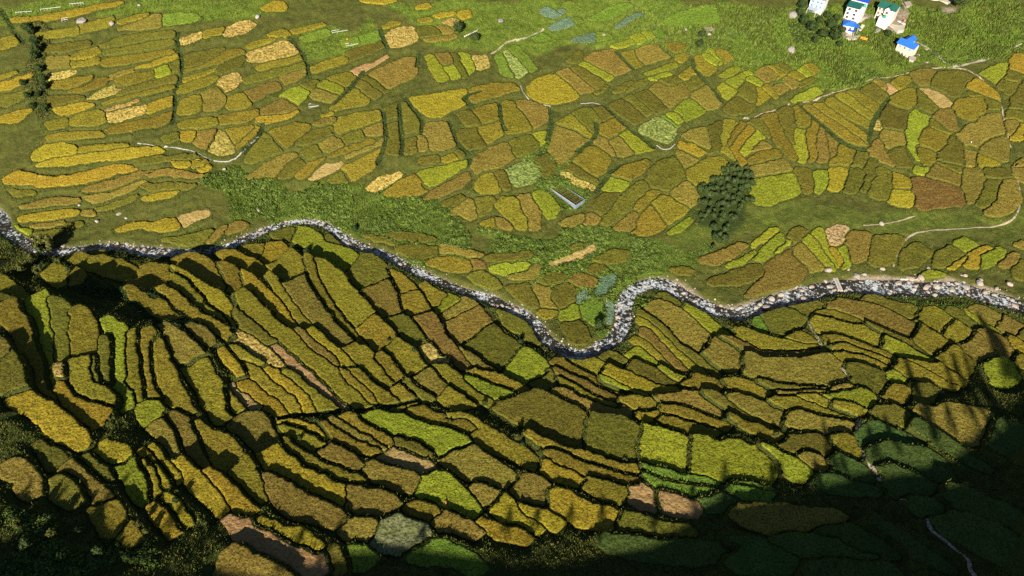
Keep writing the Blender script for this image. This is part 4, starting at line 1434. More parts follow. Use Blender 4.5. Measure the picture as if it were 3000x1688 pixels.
# boulders in the bed: many in the broad bed downstream, fewer upstream
dS = np.concatenate([[0], np.cumsum(np.hypot(*np.diff(SPL[:, :2], axis=0).T))])
placed = []
tries = 0
while len(placed) < 265 and tries < 6000:
    tries += 1
    s = random.uniform(0, dS[-1])
    x0 = float(np.interp(s, dS, SPL[:,0])); y0 = float(np.interp(s, dS, SPL[:,1]))
    if abs(x0) > 205: continue
    broad = x0 > 95
    if not broad and random.random() < 0.35: continue
    i = min(int(np.searchsorted(dS, s)), len(SPL)-1); t = SPL[i]-SPL[max(i-1,0)]
    nrm = np.array([-t[1], t[0]])/max(np.hypot(t[0], t[1]), 1e-6)
    if nrm[1] < 0: nrm = -nrm
    hwid = float(stream_half(np.array([x0]), np.array([y0]))[0])
    off = random.uniform(-0.85, 1.05)*hwid + (random.random() < 0.25)*random.uniform(0, 4.5 if broad else 1.5)
    x, y = x0+nrm[0]*off, y0+nrm[1]*off
    r = random.choice([.45,.5,.6,.6,.7,.8,.95,1.2]) * (1.3 if broad else 0.9)
    if any((x-a)**2+(y-b_)**2 < (0.8*(r+c_))**2 for a, b_, c_ in placed): continue
    placed.append((x, y, r))
    put_rock(x, y, r, 'pale rounded boulder lying in the rocky bed of the stream', 'boulders in the stream bed', z=max(float(ground_at(x, y)), float(np.interp(s, dS, SPL[:,2]))-0.9))
# pebbles and cobbles
bm = bmesh.new(); bmesh.ops.create_icosphere(bm, subdivisions=1, radius=1.0)
iv = np.array([v.co[:] for v in bm.verts]); it_ = np.array([[v.index for v in f.verts] for f in bm.faces]); bm.free()
Np = 1500
s = RNG.uniform(0, dS[-1], Np); x = np.interp(s, dS, SPL[:,0]); y = np.interp(s, dS, SPL[:,1])
hw = stream_half(x, y)
tx = np.interp(s+.5, dS, SPL[:,0])-x; ty = np.interp(s+.5, dS, SPL[:,1])-y; L = np.hypot(tx, ty)+1e-6
off = np.clip(RNG.normal(0.75, 0.4, Np), 0, 1.7)*hw*np.where(RNG.random(Np) < .5, 1, -1)
x = x - ty/L*off; y = y + tx/L*off
r = RNG.uniform(.14, .42, Np)
k = np.abs(x) < 210; x, y, r = x[k], y[k], r[k]; Np = len(x)
sc = r[:,None,None]*RNG.uniform(.7, 1.3, (Np,1,3))
V = iv[None]*sc*RNG.uniform(.85,1.15,(Np,len(iv),1)) + np.stack([x, y, np.maximum(ground_at(x, y), np.interp(x, SX[np.argsort(SX)], SZ[np.argsort(SX)])-0.75)+r*.3], -1)[:,None]
F = (it_[None] + (np.arange(Np)*len(iv))[:,None,None]).reshape(-1, 3)
m, nt, b = mat('cobbles'); g_ = nd(nt, 'ShaderNodeNewGeometry')
nt.links.new(ramp(nt, g_.outputs['Random Per Island'], [(0,(.14,.11,.09)),(.4,(.32,.28,.24)),(.75,(.46,.42,.37)),(1,(.36,.22,.15))]), b.inputs['Base Color'])
np_obj('pebbles', V.reshape(-1,3), tris=F, material=m, kind='stuff')

# ------------------------------------------------------------------ footpaths and water channels
M_PATH = plain('trodden_earth', (.34,.27,.19), 0.95, 0.3, 2.5, bmp=0.05)
M_DUST = plain('pale_path', (.36,.31,.23), 0.95, 0.25, 2.0, bmp=0.05)
M_CONC = plain('channel_concrete', (.36,.34,.31), 0.9, 0.3, 1.2)
def path_px(pts, half, name, material, lift=0.05, wob=0.5):
    p = np.array(pts, float)
    P = at(p[:,0], p[:,1])
    P = chaikin(P, 2, closed=False)
    return ribbon(P, half, lift, name, material, kind='structure', cols=3, wob=wob, seed=int(p[0,0]))
def T(ox, oy, pts, s=870/257.3): return [(ox+a*s, oy+b_*s) for a, b_ in pts]
path_px(T(0,400,[(119,6),(130,7),(143,10),(155,10.5),(165,12),(172,15),(180,19),(187,22),(197,22.5),(205,19),(212,12),(219,5),(224,0)]), 0.2, 'water_channel', M_CONC)
path_px(T(1420,0,[(31,74),(33,80),(38,87),(44,91),(50,91),(57,93)]), 0.22, 'water_channel', M_CONC)
path_px(T(1420,0,[(83,90),(92,89),(99,90),(107,95)]), 0.2, 'water_channel', M_CONC)
path_px(T(1420,0,[(149,126),(154,130),(160,130),(165,125)]), 0.2, 'water_channel', M_CONC)
path_px(T(1420,0,[(27,35),(33,34),(40,31),(45,29),(51,25)]), 0.5, 'footpath', M_DUST)
path_px(T(1420,0,[(5,47),(14,41),(20,36),(27,34)]), 0.35, 'footpath', M_PATH)
path_px(T(2130,0,[(163,36),(170,40),(178,45),(185,50),(189,54),(195,58),(203,57),(215,54),(226,51),(233,47),(237,44)]), 0.75, 'footpath', M_DUST)
path_px(T(2130,0,[(237,44),(245,42),(257,37)]), 0.4, 'footpath', M_DUST)
path_px(T(2130,0,[(54,88),(62,88.5),(74,88),(84,83),(92,80),(102,78),(110,75),(118,71),(128,68),(143,67),(158,63),(168,61),(182,59),(195,59),(207,60),(214,64),(222,70),(232,80),(238,92),(240,104),(243,118),(246,128)]), 0.30, 'footpath', M_PATH)
path_px(T(2130,0,[(14,103),(22,103),(30,98),(42,96),(54,90)]), 0.28, 'footpath', M_PATH)
path_px(T(2130,400,[(248,25),(252,40),(255,55),(252,66),(247,73),(238,77),(225,79),(205,80),(180,81),(165,83),(157,87),(150,96),(146,105),(144,113)]), 0.35, 'footpath', M_PATH)
path_px(T(2130,400,[(118,77),(135,76),(150,73),(163,69)]), 0.25, 'footpath', M_PATH)
path_px(T(1420,800,[(51,72),(55,77),(58,84),(60,92),(62,99)]), 0.35, 'footpath', M_PATH)
path_px(T(2130,800,[(78,32),(72,38),(69.5,41),(72,46),(76,53),(79,59),(83,65),(89,71),(95,78),(100,85),(104,91),(111,96),(118,100),(126,104),(132,106),(134,108)]), 0.42, 'footpath', M_PATH)
path_px(T(2130,800,[(132,108),(126,113),(118,119),(113,126),(112,135),(113,142)]), 0.3, 'footpath', M_PATH)
path_px(T(2130,1198,[(640,60),(640,170),(680,240),(720,310),(790,400),(850,445),(900,480),(950,540),(990,590),(1060,640),(1110,680),(1165,720),(1190,770),(1215,819)], .5983), 0.4, 'footpath', M_DUST)
path_px(T(710,400,[(74,31),(76,26)],), 0.2, 'footpath', M_PATH)
# ------------------------------------------------------------------ vegetation
def leaf_material(name, stops, rough=0.85):
    m, nt, b = mat(name); g_ = nd(nt, 'ShaderNodeNewGeometry')
    f = noise(nt, g_.outputs['Position'], 0.35, 3)
    v = mth(nt, 'ADD', mth(nt, 'MULTIPLY', g_.outputs['Random Per Island'], 0.6), mth(nt, 'MULTIPLY', mth(nt, 'SUBTRACT', f, 0.3), 0.9), True)
    nt.links.new(ramp(nt, v, stops), b.inputs['Base Color'])
    b.inputs['Roughness'].default_value = rough
    return m
M_TUFT = leaf_material('bank_grass', [(0,(.040,.055,.008)),(.35,(.075,.095,.014)),(.65,(.125,.130,.022)),(.9,(.20,.165,.05)),(1,(.28,.23,.10))])
M_LUSH = leaf_material('lush_leaves', [(0,(.026,.044,.008)),(.35,(.055,.085,.012)),(.7,(.095,.140,.022)),(.92,(.16,.175,.06)),(1,(.30,.30,.20))])
M_BRIGHT = leaf_material('bright_leaves', [(0,(.040,.065,.009)),(.35,(.085,.135,.014)),(.7,(.150,.205,.026)),(.92,(.22,.23,.07)),(1,(.30,.28,.13))])
M_DARK = leaf_material('dark_leaves', [(0,(.014,.026,.007)),(.45,(.030,.052,.012)),(.8,(.055,.080,.020)),(1,(.09,.11,.035))])
M_OLIVE = leaf_material('olive_leaves', [(0,(.030,.038,.007)),(.45,(.065,.075,.014)),(.8,(.12,.115,.028)),(1,(.17,.15,.045))])
M_PINE = leaf_material('pine_needles', [(0,(.022,.040,.010)),(.5,(.045,.072,.018)),(.85,(.080,.108,.034)),(1,(.14,.155,.07))])
M_BARK = plain('bark', (.10,.075,.05), 0.95, 0.3, 4)

def blades(x, y, z, h, name, material, k=3, wid=0.22, lean=0.45, kind='stuff', parent=None):
    n = len(x); N = n*k
    X = np.repeat(x, k)+RNG.normal(0, .12, N); Y = np.repeat(y, k)+RNG.normal(0, .12, N); Z = np.repeat(z, k); Hh = np.repeat(h, k)*RNG.uniform(.6, 1.15, N)
    a = RNG.uniform(0, 6.283, N); wd = wid*RNG.uniform(.6, 1.3, N)
    lx, ly = RNG.normal(0, lean, N)*Hh, RNG.normal(0, lean, N)*Hh
    V = np.empty((N, 3, 3))
    V[:,0] = np.column_stack([X-np.cos(a)*wd, Y-np.sin(a)*wd, Z-0.12]); V[:,1] = np.column_stack([X+np.cos(a)*wd, Y+np.sin(a)*wd, Z-0.12])
    V[:,2] = np.column_stack([X+lx, Y+ly, Z+Hh])
    return np_obj(name, V.reshape(-1,3), tris=np.arange(3*N).reshape(-1,3), material=material, kind=kind, parent=parent)
def leaves(cx_, cy_, cz_, rr, per, size, name, material, kind='stuff', flat=0.75):
    n = len(cx_); N = n*per
    d = RNG.normal(0, 1, (N,3)); d /= np.linalg.norm(d, axis=1)[:,None]; d[:,2] = np.abs(d[:,2])
    rad = np.repeat(rr, per)*RNG.uniform(.55, 1.1, N)
    C = np.column_stack([np.repeat(cx_, per), np.repeat(cy_, per), np.repeat(cz_, per)]) + d*rad[:,None]*[1,1,flat]
    V = leaf_tris(C, d, size*np.repeat(rr, per)**0.5*RNG.uniform(.6, 1.4, N))
    return np_obj(name, V, tris=np.arange(3*N).reshape(-1,3), material=material, kind=kind)
def leaf_tris(C, d, s):
    N = len(C)
    t = np.cross(d, RNG.normal(0, 1, (N,3))); t /= np.linalg.norm(t, axis=1)[:,None]+1e-9
    b_ = np.cross(d, t) + 0.6*d*RNG.uniform(-1, 1, (N,1))
    s = s[:,None]
    V = np.stack([C-t*s*.7-b_*s*.5, C+t*s*.7-b_*s*.5, C+b_*s], 1)
    return V.reshape(-1, 3)

seen_in = SEEN
bank = GAP & seen_in & (SD > STREAM_W+0.6)
pathfree = COVER[..., 1] < 0.4
rim1 = fld.copy()
for _ in range(4):
    for dj, di in N4: rim1 |= shift(rim1, dj, di, False)
def pick(mask, n):
    j, i = np.nonzero(mask)
    k = RNG.choice(len(j), min(n, len(j)), replace=False)
    x = CXg[j[k], i[k]]+RNG.uniform(-.22,.22,len(k)); y = CYg[j[k], i[k]]+RNG.uniform(-.22,.22,len(k))
    return x, y, ground_at(x, y)
# grass on the terrace banks
x, y, z = pick(bank & NEAR & pathfree, 52000)
blades(x, y, z, RNG.uniform(.25, .75, len(x)), 'bank_grass', M_TUFT, k=3, wid=.16)
x, y, z = pick(bank & FAR & rim1 & pathfree, 42000)
blades(x, y, z, RNG.uniform(.2, .6, len(x)), 'bank_grass', M_TUFT, k=2, wid=.18)
# lush weeds and scrub
lushm = bank & (COVER[..., 0] > 0.5) & pathfree
x, y, z = pick(lushm & (CYg > 270), 20000)
blades(x, y, z, RNG.uniform(.25, .8, len(x)), 'weeds', M_BRIGHT, k=2, wid=.26)
x, y, z = pick(lushm & (CYg < 270), 20000)
blades(x, y, z, RNG.uniform(.3, .95, len(x)), 'weeds', M_LUSH, k=2, wid=.26)
scr = lushm & (CYg < 300) & (vnoise(CXg, CYg, 11, 81) > 0.35) & (CXg < 60)
x, y, z = pick(scr, 2600)
leaves(x, y, z, RNG.uniform(.45, 1.5, len(x))*(.6+.8*vnoise(x, y, 6, 83)), 26, .33, 'riverside_scrub', M_LUSH)
x, y, z = pick(scr, 900)
leaves(x, y, z, RNG.uniform(.6, 1.4, len(x)), 30, .33, 'riverside_scrub', M_BRIGHT)
top = bank & (COVER[..., 0] > 0.5) & (CYg > 270) & (CXg > 60) & pathfree
x, y, z = pick(top & (vnoise(CXg, CYg, 13, 82) > 0.42), 9000)
blades(x, y, z, RNG.uniform(.8, 1.9, len(x)), 'maize_stalks', M_BRIGHT, k=3, wid=.3, lean=.25)
x, y, z = pick(top & (vnoise(CXg, CYg, 13, 82) > 0.55), 5000)
blades(x, y, z, RNG.uniform(.8, 1.7, len(x)), 'maize_stalks', M_OLIVE, k=3, wid=.3, lean=.25)
x, y, z = pick(bank & NEAR & (SD > STREAM_W+.6) & (SD < STREAM_W+4.5), 900)
leaves(x, y, z-.1, RNG.uniform(.35, .95, len(x)), 22, .3, 'bank_scrub', M_DARK)
x, y, z = pick(bank & NEAR & pathfree, 2600)
leaves(x, y, z-.15, RNG.uniform(.25, .65, len(x)), 16, .28, 'bank_scrub', M_OLIVE)
x, y, z = pick(bank & NEAR & (COVER[..., 2] > 0.8), 1500)
leaves(x, y, z-.1, RNG.uniform(.5, 1.3, len(x)), 26, .33, 'bank_scrub', M_DARK)
x, y, z = pick(bank & NEAR & (CYg < 100) & (CXg < -55) & (COVER[..., 2] > 0.6), 900)
leaves(x, y, z-.1, RNG.uniform(.5, 1.4, len(x)), 30, .33, 'bank_scrub', M_LUSH)

x, y, z = pick(DITCH & SEEN, 3000)
leaves(x, y, z, RNG.uniform(.3, .8, len(x)), 18, .3, 'ditch_scrub', M_DARK)
x, y, z = pick(top & (vnoise(CXg, CYg, 9, 84) > 0.5), 1300)
leaves(x, y, z, RNG.uniform(.5, 1.5, len(x)), 26, .33, 'village_scrub', M_LUSH)
x, y, z = pick(bank & FAR & (COVER[..., 2] > 0.8) & (CXg < -150), 700)
leaves(x, y, z, RNG.uniform(.5, 1.5, len(x)), 26, .33, 'gully_scrub', M_OLIVE)
x, y, z = pick(bank & FAR & rim1 & pathfree & ~lushm, 2200)
leaves(x, y, z-.1, RNG.uniform(.25, .7, len(x)), 14, .28, 'field_edge_scrub', M_LUSH)

# trees: a tapered trunk with limbs, a crown of leaf clumps with gaps
def tree_proto(name, label, cat, group, height, radius, shape, leafm, seed, nleaf=700):
    rr = random.Random(seed)
    t = thing(name, label, cat, group=group)
    bm = bmesh.new()
    add_bar(bm, (0,0,-.5), (rr.uniform(-.15,.15), rr.uniform(-.15,.15), height*.85), .055*radius+.05, 7, .02)
    tips = []
    for k in range(9):
        a = rr.uniform(0, 6.28); z0 = height*rr.uniform(.2, .75)
        reach = radius*rr.uniform(.45, .85)*((1-z0/height)*1.3 if shape == 'pine' else 1.0)
        e = (math.cos(a)*reach, math.sin(a)*reach, z0+(reach*.2 if shape == 'pine' else reach*rr.uniform(.4,.9)))
        add_bar(bm, (0,0,z0), e, .035*radius+.02, 5, .01); tips.append(e)
    bm_obj('trunk', bm, M_BARK, t)
    C, D = [], []
    nc = 38
    for k in range(nc):
        if shape == 'pine':
            f = rr.random()**.8; z0 = height*(.12+.88*f); ra = radius*(1.02-f)*rr.uniform(.55, 1.0); a = rr.uniform(0, 6.28)
            c = Vector((math.cos(a)*ra, math.sin(a)*ra, z0)); cr = radius*(.34-.2*f)+.12
        else:
            v = Vector((rr.gauss(0,1), rr.gauss(0,1), rr.gauss(0,1))).normalized()
            c = Vector((v.x*radius*rr.uniform(.35,.85), v.y*radius*rr.uniform(.35,.85), height*.60+v.z*height*.36*rr.uniform(.5,1))); cr = radius*rr.uniform(.22,.4)
        for q in range(nleaf//nc):
            d = Vector((rr.gauss(0,1), rr.gauss(0,1), rr.gauss(0,1))).normalized()
            p_ = c + d*cr*rr.uniform(.5,1.05)
            if p_.z < 0.1: p_.z = 0.1
            C.append(p_[:]); D.append(((d*.6+v*.4) if shape != 'pine' else d)[:])
    C = np.array(C); D = np.array(D); D /= np.linalg.norm(D, axis=1)[:,None]+1e-9
    s = (.16 if shape == 'pine' else .2)*radius**.6*RNG.uniform(.7,1.4,len(C))
    np_obj('crown', leaf_tris(C, D, s), tris=np.arange(3*len(C)).reshape(-1,3), material=leafm, parent=t)
    return t
def plant(proto, x, y, sc, first, label=None, group=None, sink=.15):
    o = proto if first else copy_tree(proto)
    o.location = (x, y, float(ground_at(x, y))-sink)
    o.rotation_euler = (random.uniform(-.06,.06), random.uniform(-.06,.06), random.uniform(0, 6.28))
    o.scale = (sc*random.uniform(.85,1.15), sc*random.uniform(.85,1.15), sc*random.uniform(.85,1.2))
    if label: o['label'] = label
    if group: o['group'] = group
    return o
# the dark grove
G1 = [tree_proto('grove_tree', 'small dark evergreen tree in the dense grove among the rice fields', 'tree', 'trees of the dark grove', 2.9, 1.6, 'broad', M_PINE, s, 800) for s in (1,2,3)]
gp = np.array([(2035,600),(2045,550),(2105,510),(2150,478),(2175,490),(2190,488),(2207,560),(2203,600),(2160,640),(2140,690),(2095,735),(2055,730),(2085,670),(2045,645)], float)
cand = []
while len(cand) < 74:
    q = (random.uniform(2025,2215), random.uniform(478,738))
    if not inside(gp, np.array([q[0]]), np.array([q[1]]))[0]: continue
    v = at1(*q)
    if q[1] > 650 and random.random() < .6: continue
    if any((v.x-a.x)**2+(v.y-a.y)**2 < 1.9**2 for a in cand): continue
    cand.append(v)
for k, v in enumerate(cand): plant(G1[k % 3], v.x, v.y, random.uniform(.65,1.15), k < 3)
BROAD = [tree_proto('broadleaf_tree', 'x', 'tree', None, 4.6, 2.3, 'broad', M_DARK, s, 900) for s in (11,12)]
OLV = [tree_proto('broadleaf_tree', 'x', 'tree', None, 4.6, 2.3, 'broad', M_OLIVE, s, 900) for s in (15,)]
used = set()
def tree_at(protos, px, py, r, label, group=None):
    pr = random.choice(protos)
    v = at1(px, py)
    plant(pr, v.x, v.y, r/2.3, pr.name not in used, label, group); used.add(pr.name)
for px, py, r in [(2352,75,3.2),(2375,95,3.4),(2398,70,2.4),(2405,112,2.8),(2430,85,3.3),(2440,120,3.4),(2448,62,2.2),(2422,55,2.2),(2462,98,2.3),(2455,140,2.2),(2385,128,2.0),(2340,50,2.3),(2345,28,2.6)]:
    tree_at(BROAD, px, py, r, 'dark bushy tree in the thicket left of the blue roofed houses', 'trees of the village thicket')
tree_at(BROAD, 2800, 22, 4.6, 'large dark grey green tree at the upper right edge of the village')
tree_at(BROAD, 1343, 100, 3.0, 'dark tree standing left of the pale fallen trunk')
tree_at(BROAD, 1392, 122, 2.8, 'dark tree standing right of the pale fallen trunk')
tree_at(BROAD, 2597, 108, 2.3, 'dark round bush below the green roofed house')
tree_at(BROAD, 2055, 112, 2.0, 'dark round bush left of the grey boulder in the green slope')
tree_at(BROAD, 2050, 140, 2.0, 'dark bluish bush right above the terraces under the village')
for px, py, r in [(84,92,2.6),(98,105,2.4),(110,135,2.8),(114,160,2.8),(108,178,2.3),(122,215,2.2),(130,240,2.4),(137,265,2.4),(118,285,2.0),(86,290,2.2),(100,320,2.0),(75,255,2.0),(140,330,2.0)]:
    tree_at(BROAD, px, py, r, 'dark shrub tree growing along the gully on the left', 'shrub trees along the gully')
tree_at(OLV, 148, 745, 5.0, 'big olive green tree on the stream bank at the left')
for px, py, r in [(95,765,2.4),(118,800,2.0),(70,800,2.2),(175,775,1.7),(205,800,1.4)]:
    tree_at(OLV, px, py, r, 'low olive bush below the big stream bank tree', 'bushes below the stream bank tree')
tree_at(BROAD, 1041, 676, 1.6, 'small dark tree on the far bank of the stream at its upper bend')
tree_at(BROAD, 1755, 958, 2.0, 'dark green bush on the river tongue beside the bright grass')
tree_at(BROAD, 899, 742, 1.7, 'spiky green bush below the lime green field by the stream')
tree_at(BROAD, 2092, 705, 1.9, 'leafy round bush in front of the dark grove')
for px, py, r in [(1140,1000,.9),(1215,1030,1.1),(1420,1185,1.2),(1515,1290,1.3),(1530,1305,1.0),(1830,1350,1.0),(2120,1235,1.0),(2430,1020,.9),(1525,1005,1.2),(1320,1240,1.0),(2270,1280,1.2),(880,1290,1.1),(430,1560,1.2),(300,1620,1.6),(240,1560,1.5),(160,1570,1.5),(90,1600,1.7),(60,1540,1.5),(190,1640,1.7),(380,1640,1.3),(350,1600,.9),(520,1470,1.2),(410,1540,1.2)]:
    tree_at(BROAD+OLV, px, py, r, 'green bush growing on a terrace bank of the near slope', 'bushes on the near terrace banks')
# pines on the ridge behind the viewpoint, whose shadows reach into the picture
PINES = [tree_proto('ridge_pine', 'tall pine on the ridge behind the viewpoint', 'tree', 'pines on the ridge', 11.0, 2.6, 'pine', M_PINE, s, 1500) for s in (31,32)]
for k, (px, py, z) in enumerate([(2662,1052,10),(2675,1100,10),(2745,1140,10),(2785,1075,10),(2812,1050,10),(2845,1048,10),(2875,1075,10),(2890,1120,10),(2932,975,10),(2945,990,10),(2965,1010,10),(2990,1050,10),(2590,1210,11),(2540,1240,11),(2420,1240,12),(2445,1290,12),(2380,1330,12),(2283,1335,12),(2265,1370,12),(2128,1365,12),(2020,1460,12),(1915,1465,12),
        (1765,1500,13),(1665,1530,13),(1560,1575,14),(1480,1590,15),(1250,1560,16),(1000,1560,17),(905,1560,18),(640,1555,20),(520,1520,21),(300,1500,24),(185,1440,27),(60,1440,29)]):
    x, top_z = to_ridge(px, py, z)
    y = RY+random.uniform(-3, 3); g = float(base_z(np.array([x]), np.array([y]))[0])
    o = PINES[k % 2] if k < 2 else copy_tree(PINES[k % 2])
    hgt = max(top_z-g, 4.0)
    o.location = (x, y, g-.3); o.scale = (max(hgt/13, .75),)*2+(hgt/11,); o.rotation_euler = (0, 0, random.uniform(0, 6.28))
# ------------------------------------------------------------------ the village
M_WHITE = plain('white_plaster', (.72,.72,.70), 0.85, 0.06, 0.8)
M_BEIGE = plain('cream_plaster', (.62,.55,.42), 0.85, 0.08, 0.8)
M_BEIGE2 = plain('pale_plaster', (.64,.58,.48), 0.85, 0.08, 0.8)
M_GREENROOF = plain('green_sheet_metal', (.020,.110,.085), 0.5, 0.12, 0.6)
M_BLUEROOF = plain('blue_sheet_metal', (.030,.150,.560), 0.45, 0.10, 0.6)
M_DEEPBLUE = plain('deep_blue_sheet_metal', (.022,.075,.480), 0.45, 0.10, 0.6)
M_GREYROOF = plain('grey_sheet_metal', (.34,.39,.42), 0.5, 0.12, 0.8)
M_DARKWIN = plain('dark_window', (.030,.022,.020), 0.3, 0.2, 3)
M_BLUEWIN = plain('blue_window', (.05,.26,.55), 0.3, 0.15, 3)
M_REDWIN = plain('maroon_window', (.14,.045,.04), 0.4, 0.2, 3)
M_FRAME = plain('window_frame_paint', (.42,.38,.33), 0.7, 0.1, 3)
M_CONCRETE = plain('yard_concrete', (.50,.43,.34), 0.95, 0.15, 0.9)
M_TANK = plain('green_plastic', (.02,.30,.13), 0.4, 0.1, 2)
M_RUST = plain('rusty_pipe', (.25,.08,.04), 0.8, 0.3, 5)
M_SHEET = plain('galvanised_sheet', (.20,.24,.28), 0.45, 0.15, 1.2)
M_THATCH = plain('weathered_thatch', (.24,.20,.16), 1.0, 0.35, 2.5, bmp=0.1)
M_POLE = plain('pale_bamboo', (.62,.58,.50), 0.8, 0.15, 4)
M_ORANGE = plain('orange_tarp', (.70,.23,.02), 0.6, 0.15, 2)
M_WOOD = plain('bleached_wood', (.52,.45,.36), 0.9, 0.25, 4)
M_STONE = plain('stone_wall', (.36,.31,.25), 0.95, 0.35, 3, bmp=0.1)

def frame_from(pa, pb):
    """ground points under two pixels: origin, direction angle, length"""
    a, b_ = at1(*pa), at1(*pb)
    d = b_-a; L = math.hypot(d.x, d.y)
    return a, math.atan2(d.y, d.x), L
def slab_roof(bm, pts, th=.12):
    """a thick sheet through 4 points, seen from above"""
    up = [bm.verts.new(p) for p in pts]; lo = [bm.verts.new((p[0], p[1], p[2]-th)) for p in pts]
    n = len(pts); bm.faces.new(up); bm.faces.new(lo[::-1])
    for i in range(n): bm.faces.new([up[i], lo[i], lo[(i+1)%n], up[(i+1)%n]])
def windows(parent, spots, wm, y=0.0, size=(.9,1.1), name='window'):
    """windows on the front wall at (x,z): frame, recessed pane, sill"""
    for x, z in spots:
        bm = bmesh.new(); w_, h_ = size
        for c, s in (((x-w_/2-.05, y-.04, z),(.10,.12,h_+.2)),((x+w_/2+.05, y-.04, z),(.10,.12,h_+.2)),((x, y-.04, z+h_/2+.05),(w_,.12,.10)),((x, y-.04, z-h_/2-.05),(w_,.12,.10))): add_box(bm, c, s)
        f = bm_obj(name, bm, M_FRAME, parent)
        bm = bmesh.new(); add_box(bm, (x-w_/4-.01, y-.01, z), (w_/2-.03,.05,h_)); add_box(bm, (x+w_/4+.01, y-.01, z), (w_/2-.03,.05,h_)); bm_obj('pane', bm, wm, f)
        bm = bmesh.new(); add_box(bm, (x, y-.10, z-h_/2-.14), (w_+.3,.22,.07)); bm_obj('sill', bm, M_CONCRETE, f)
def walls(parent, w_, d_, h_, m, name='wall', drop=3.0, x0=0, y0=0, gable=0.0):
    bm = bmesh.new(); add_box(bm, (x0+w_/2, y0+d_/2, (h_-drop)/2), (w_, d_, h_+drop)); 
    if gable:
        for x in (x0+.01, x0+w_-.01):
            v = [bm.verts.new(p) for p in ((x, y0, h_),(x, y0+d_, h_),(x, y0+d_/2, h_+gable))]; bm.faces.new(v)
    return bm_obj(name, bm, m, parent)
def ledge(parent, w_, z, y=-.06, m=None):
    bm = bmesh.new(); add_box(bm, (w_/2, y, z), (w_+.1, .14, .14)); bm_obj('string_course', bm, m or M_CONCRETE, parent)

# the cream house with the green roof
o, a, L = frame_from((2561,53), (2605,77)); Wd = max(L, 7.5)
h = thing('house', 'cream three storey house under a dark green cross gabled roof', 'house', o, a)
walls(h, Wd, 6.5, 6.6, M_BEIGE2, gable=1.7)
bm = bmesh.new()
slab_roof(bm, [(-.6,-.7,6.45),(Wd+.6,-.7,6.45),(Wd+.6,3.25,8.4),(-.6,3.25,8.4)]); slab_roof(bm, [(-.6,3.25,8.4),(Wd+.6,3.25,8.4),(Wd+.6,7.2,6.45),(-.6,7.2,6.45)])
bm_obj('roof', bm, M_GREENROOF, h)
bm = bmesh.new(); xg = Wd*.62
slab_roof(bm, [(xg-1.9,-1.9,6.55),(xg,-1.9,8.25),(xg,3.0,8.45),(xg-1.9,3.0,6.75)]); slab_roof(bm, [(xg,-1.9,8.25),(xg+1.9,-1.9,6.55),(xg+1.9,3.0,6.75),(xg,3.0,8.45)])
bm_obj('gable_roof', bm, M_GREENROOF, h)
bm = bmesh.new()
add_box(bm, (xg, -.75, 3.2), (3.0, 1.5, 6.6)); v = [bm.verts.new(p) for p in ((xg-1.5,-1.51,6.5),(xg+1.5,-1.51,6.5),(xg,-1.51,7.9))]; bm.faces.new(v)
bm_obj('gable_wall', bm, M_BEIGE2, h)
windows(h, [(1.0,5.4),(2.9,5.4),(1.0,3.2),(2.9,3.2),(1.0,1.1),(2.9,1.1)], M_REDWIN); windows(h, [(xg,5.0),(xg,2.9)], M_REDWIN, y=-1.5, size=(1.2,1.1))
ledge(h, Wd, 4.3); ledge(h, Wd, 2.15)
bm = bmesh.new(); add_box(bm, (Wd*.66, -3.0, .4), (Wd*.6, 2.8, 5.6)); bm_obj('lower_storey', bm, M_WHITE, h)
def tank(px_label, p, r, hh, m=M_TANK, label='', name='water_tank'):
    t = thing(name, label, 'water tank', p)
    bm = bmesh.new(); bmesh.ops.create_cone(bm, cap_ends=True, segments=16, radius1=r, radius2=r, depth=hh, matrix=Matrix.Translation((0,0,hh/2)))
    for k in range(3): bmesh.ops.create_cone(bm, cap_ends=True, segments=16, radius1=r*1.05, radius2=r*1.05, depth=.06, matrix=Matrix.Translation((0,0,hh*(k+1)/4)))
    bm_obj('barrel', bm, m, t, True)
    bm = bmesh.new(); bmesh.ops.create_cone(bm, cap_ends=True, segments=16, radius1=r*.98, radius2=r*.35, depth=.3, matrix=Matrix.Translation((0,0,hh+.15))); bm_obj('lid', bm, m, t, True)
rot = Matrix.Rotation(a, 4, 'Z'); wl = lambda p: o + (rot @ Vector(p))
tank('', wl((Wd*.62, -3.4, 3.2)), .75, 1.2, label='bright green water tank on the flat lower storey of the cream house')

# the tall white house with a blue roof over a green roof
o, a, L = frame_from((2471,52), (2513,72)); Wd = max(L, 8.0)
h = thing('house', 'tall white house with a deep blue roof behind a green roof', 'house', o, a)
walls(h, Wd, 5.0, 6.6, M_WHITE); walls(h, Wd, 3.6, 8.0, M_WHITE, 'upper_wall', y0=5.02)
bm = bmesh.new(); slab_roof(bm, [(-.5,-.8,6.5),(Wd-1.4,-.8,6.5),(Wd-1.4,4.95,7.6),(-.5,4.95,7.6)]); bm_obj('green_roof', bm, M_GREENROOF, h)
bm = bmesh.new(); slab_roof(bm, [(-.5,4.8,8.25),(Wd+.5,4.8,8.25),(Wd+.5,9.0,9.1),(-.5,9.0,9.1)]); bm_obj('blue_roof', bm, M_DEEPBLUE, h)
windows(h, [(1.5,5.1),(4.9,5.1),(1.2,2.9),(4.6,2.9),(1.5,.9),(4.9,.9)], M_DARKWIN, size=(1.2,1.1)); ledge(h, Wd, 4.0, m=M_WHITE)
rot = Matrix.Rotation(a, 4, 'Z')
tank('', o + rot @ Vector((Wd-.6, 3.6, 6.6)), .7, 1.2, m=plain('teal_plastic', (.03,.33,.26), .4, .1, 2), label='teal water tank on the roof corner of the tall white house')

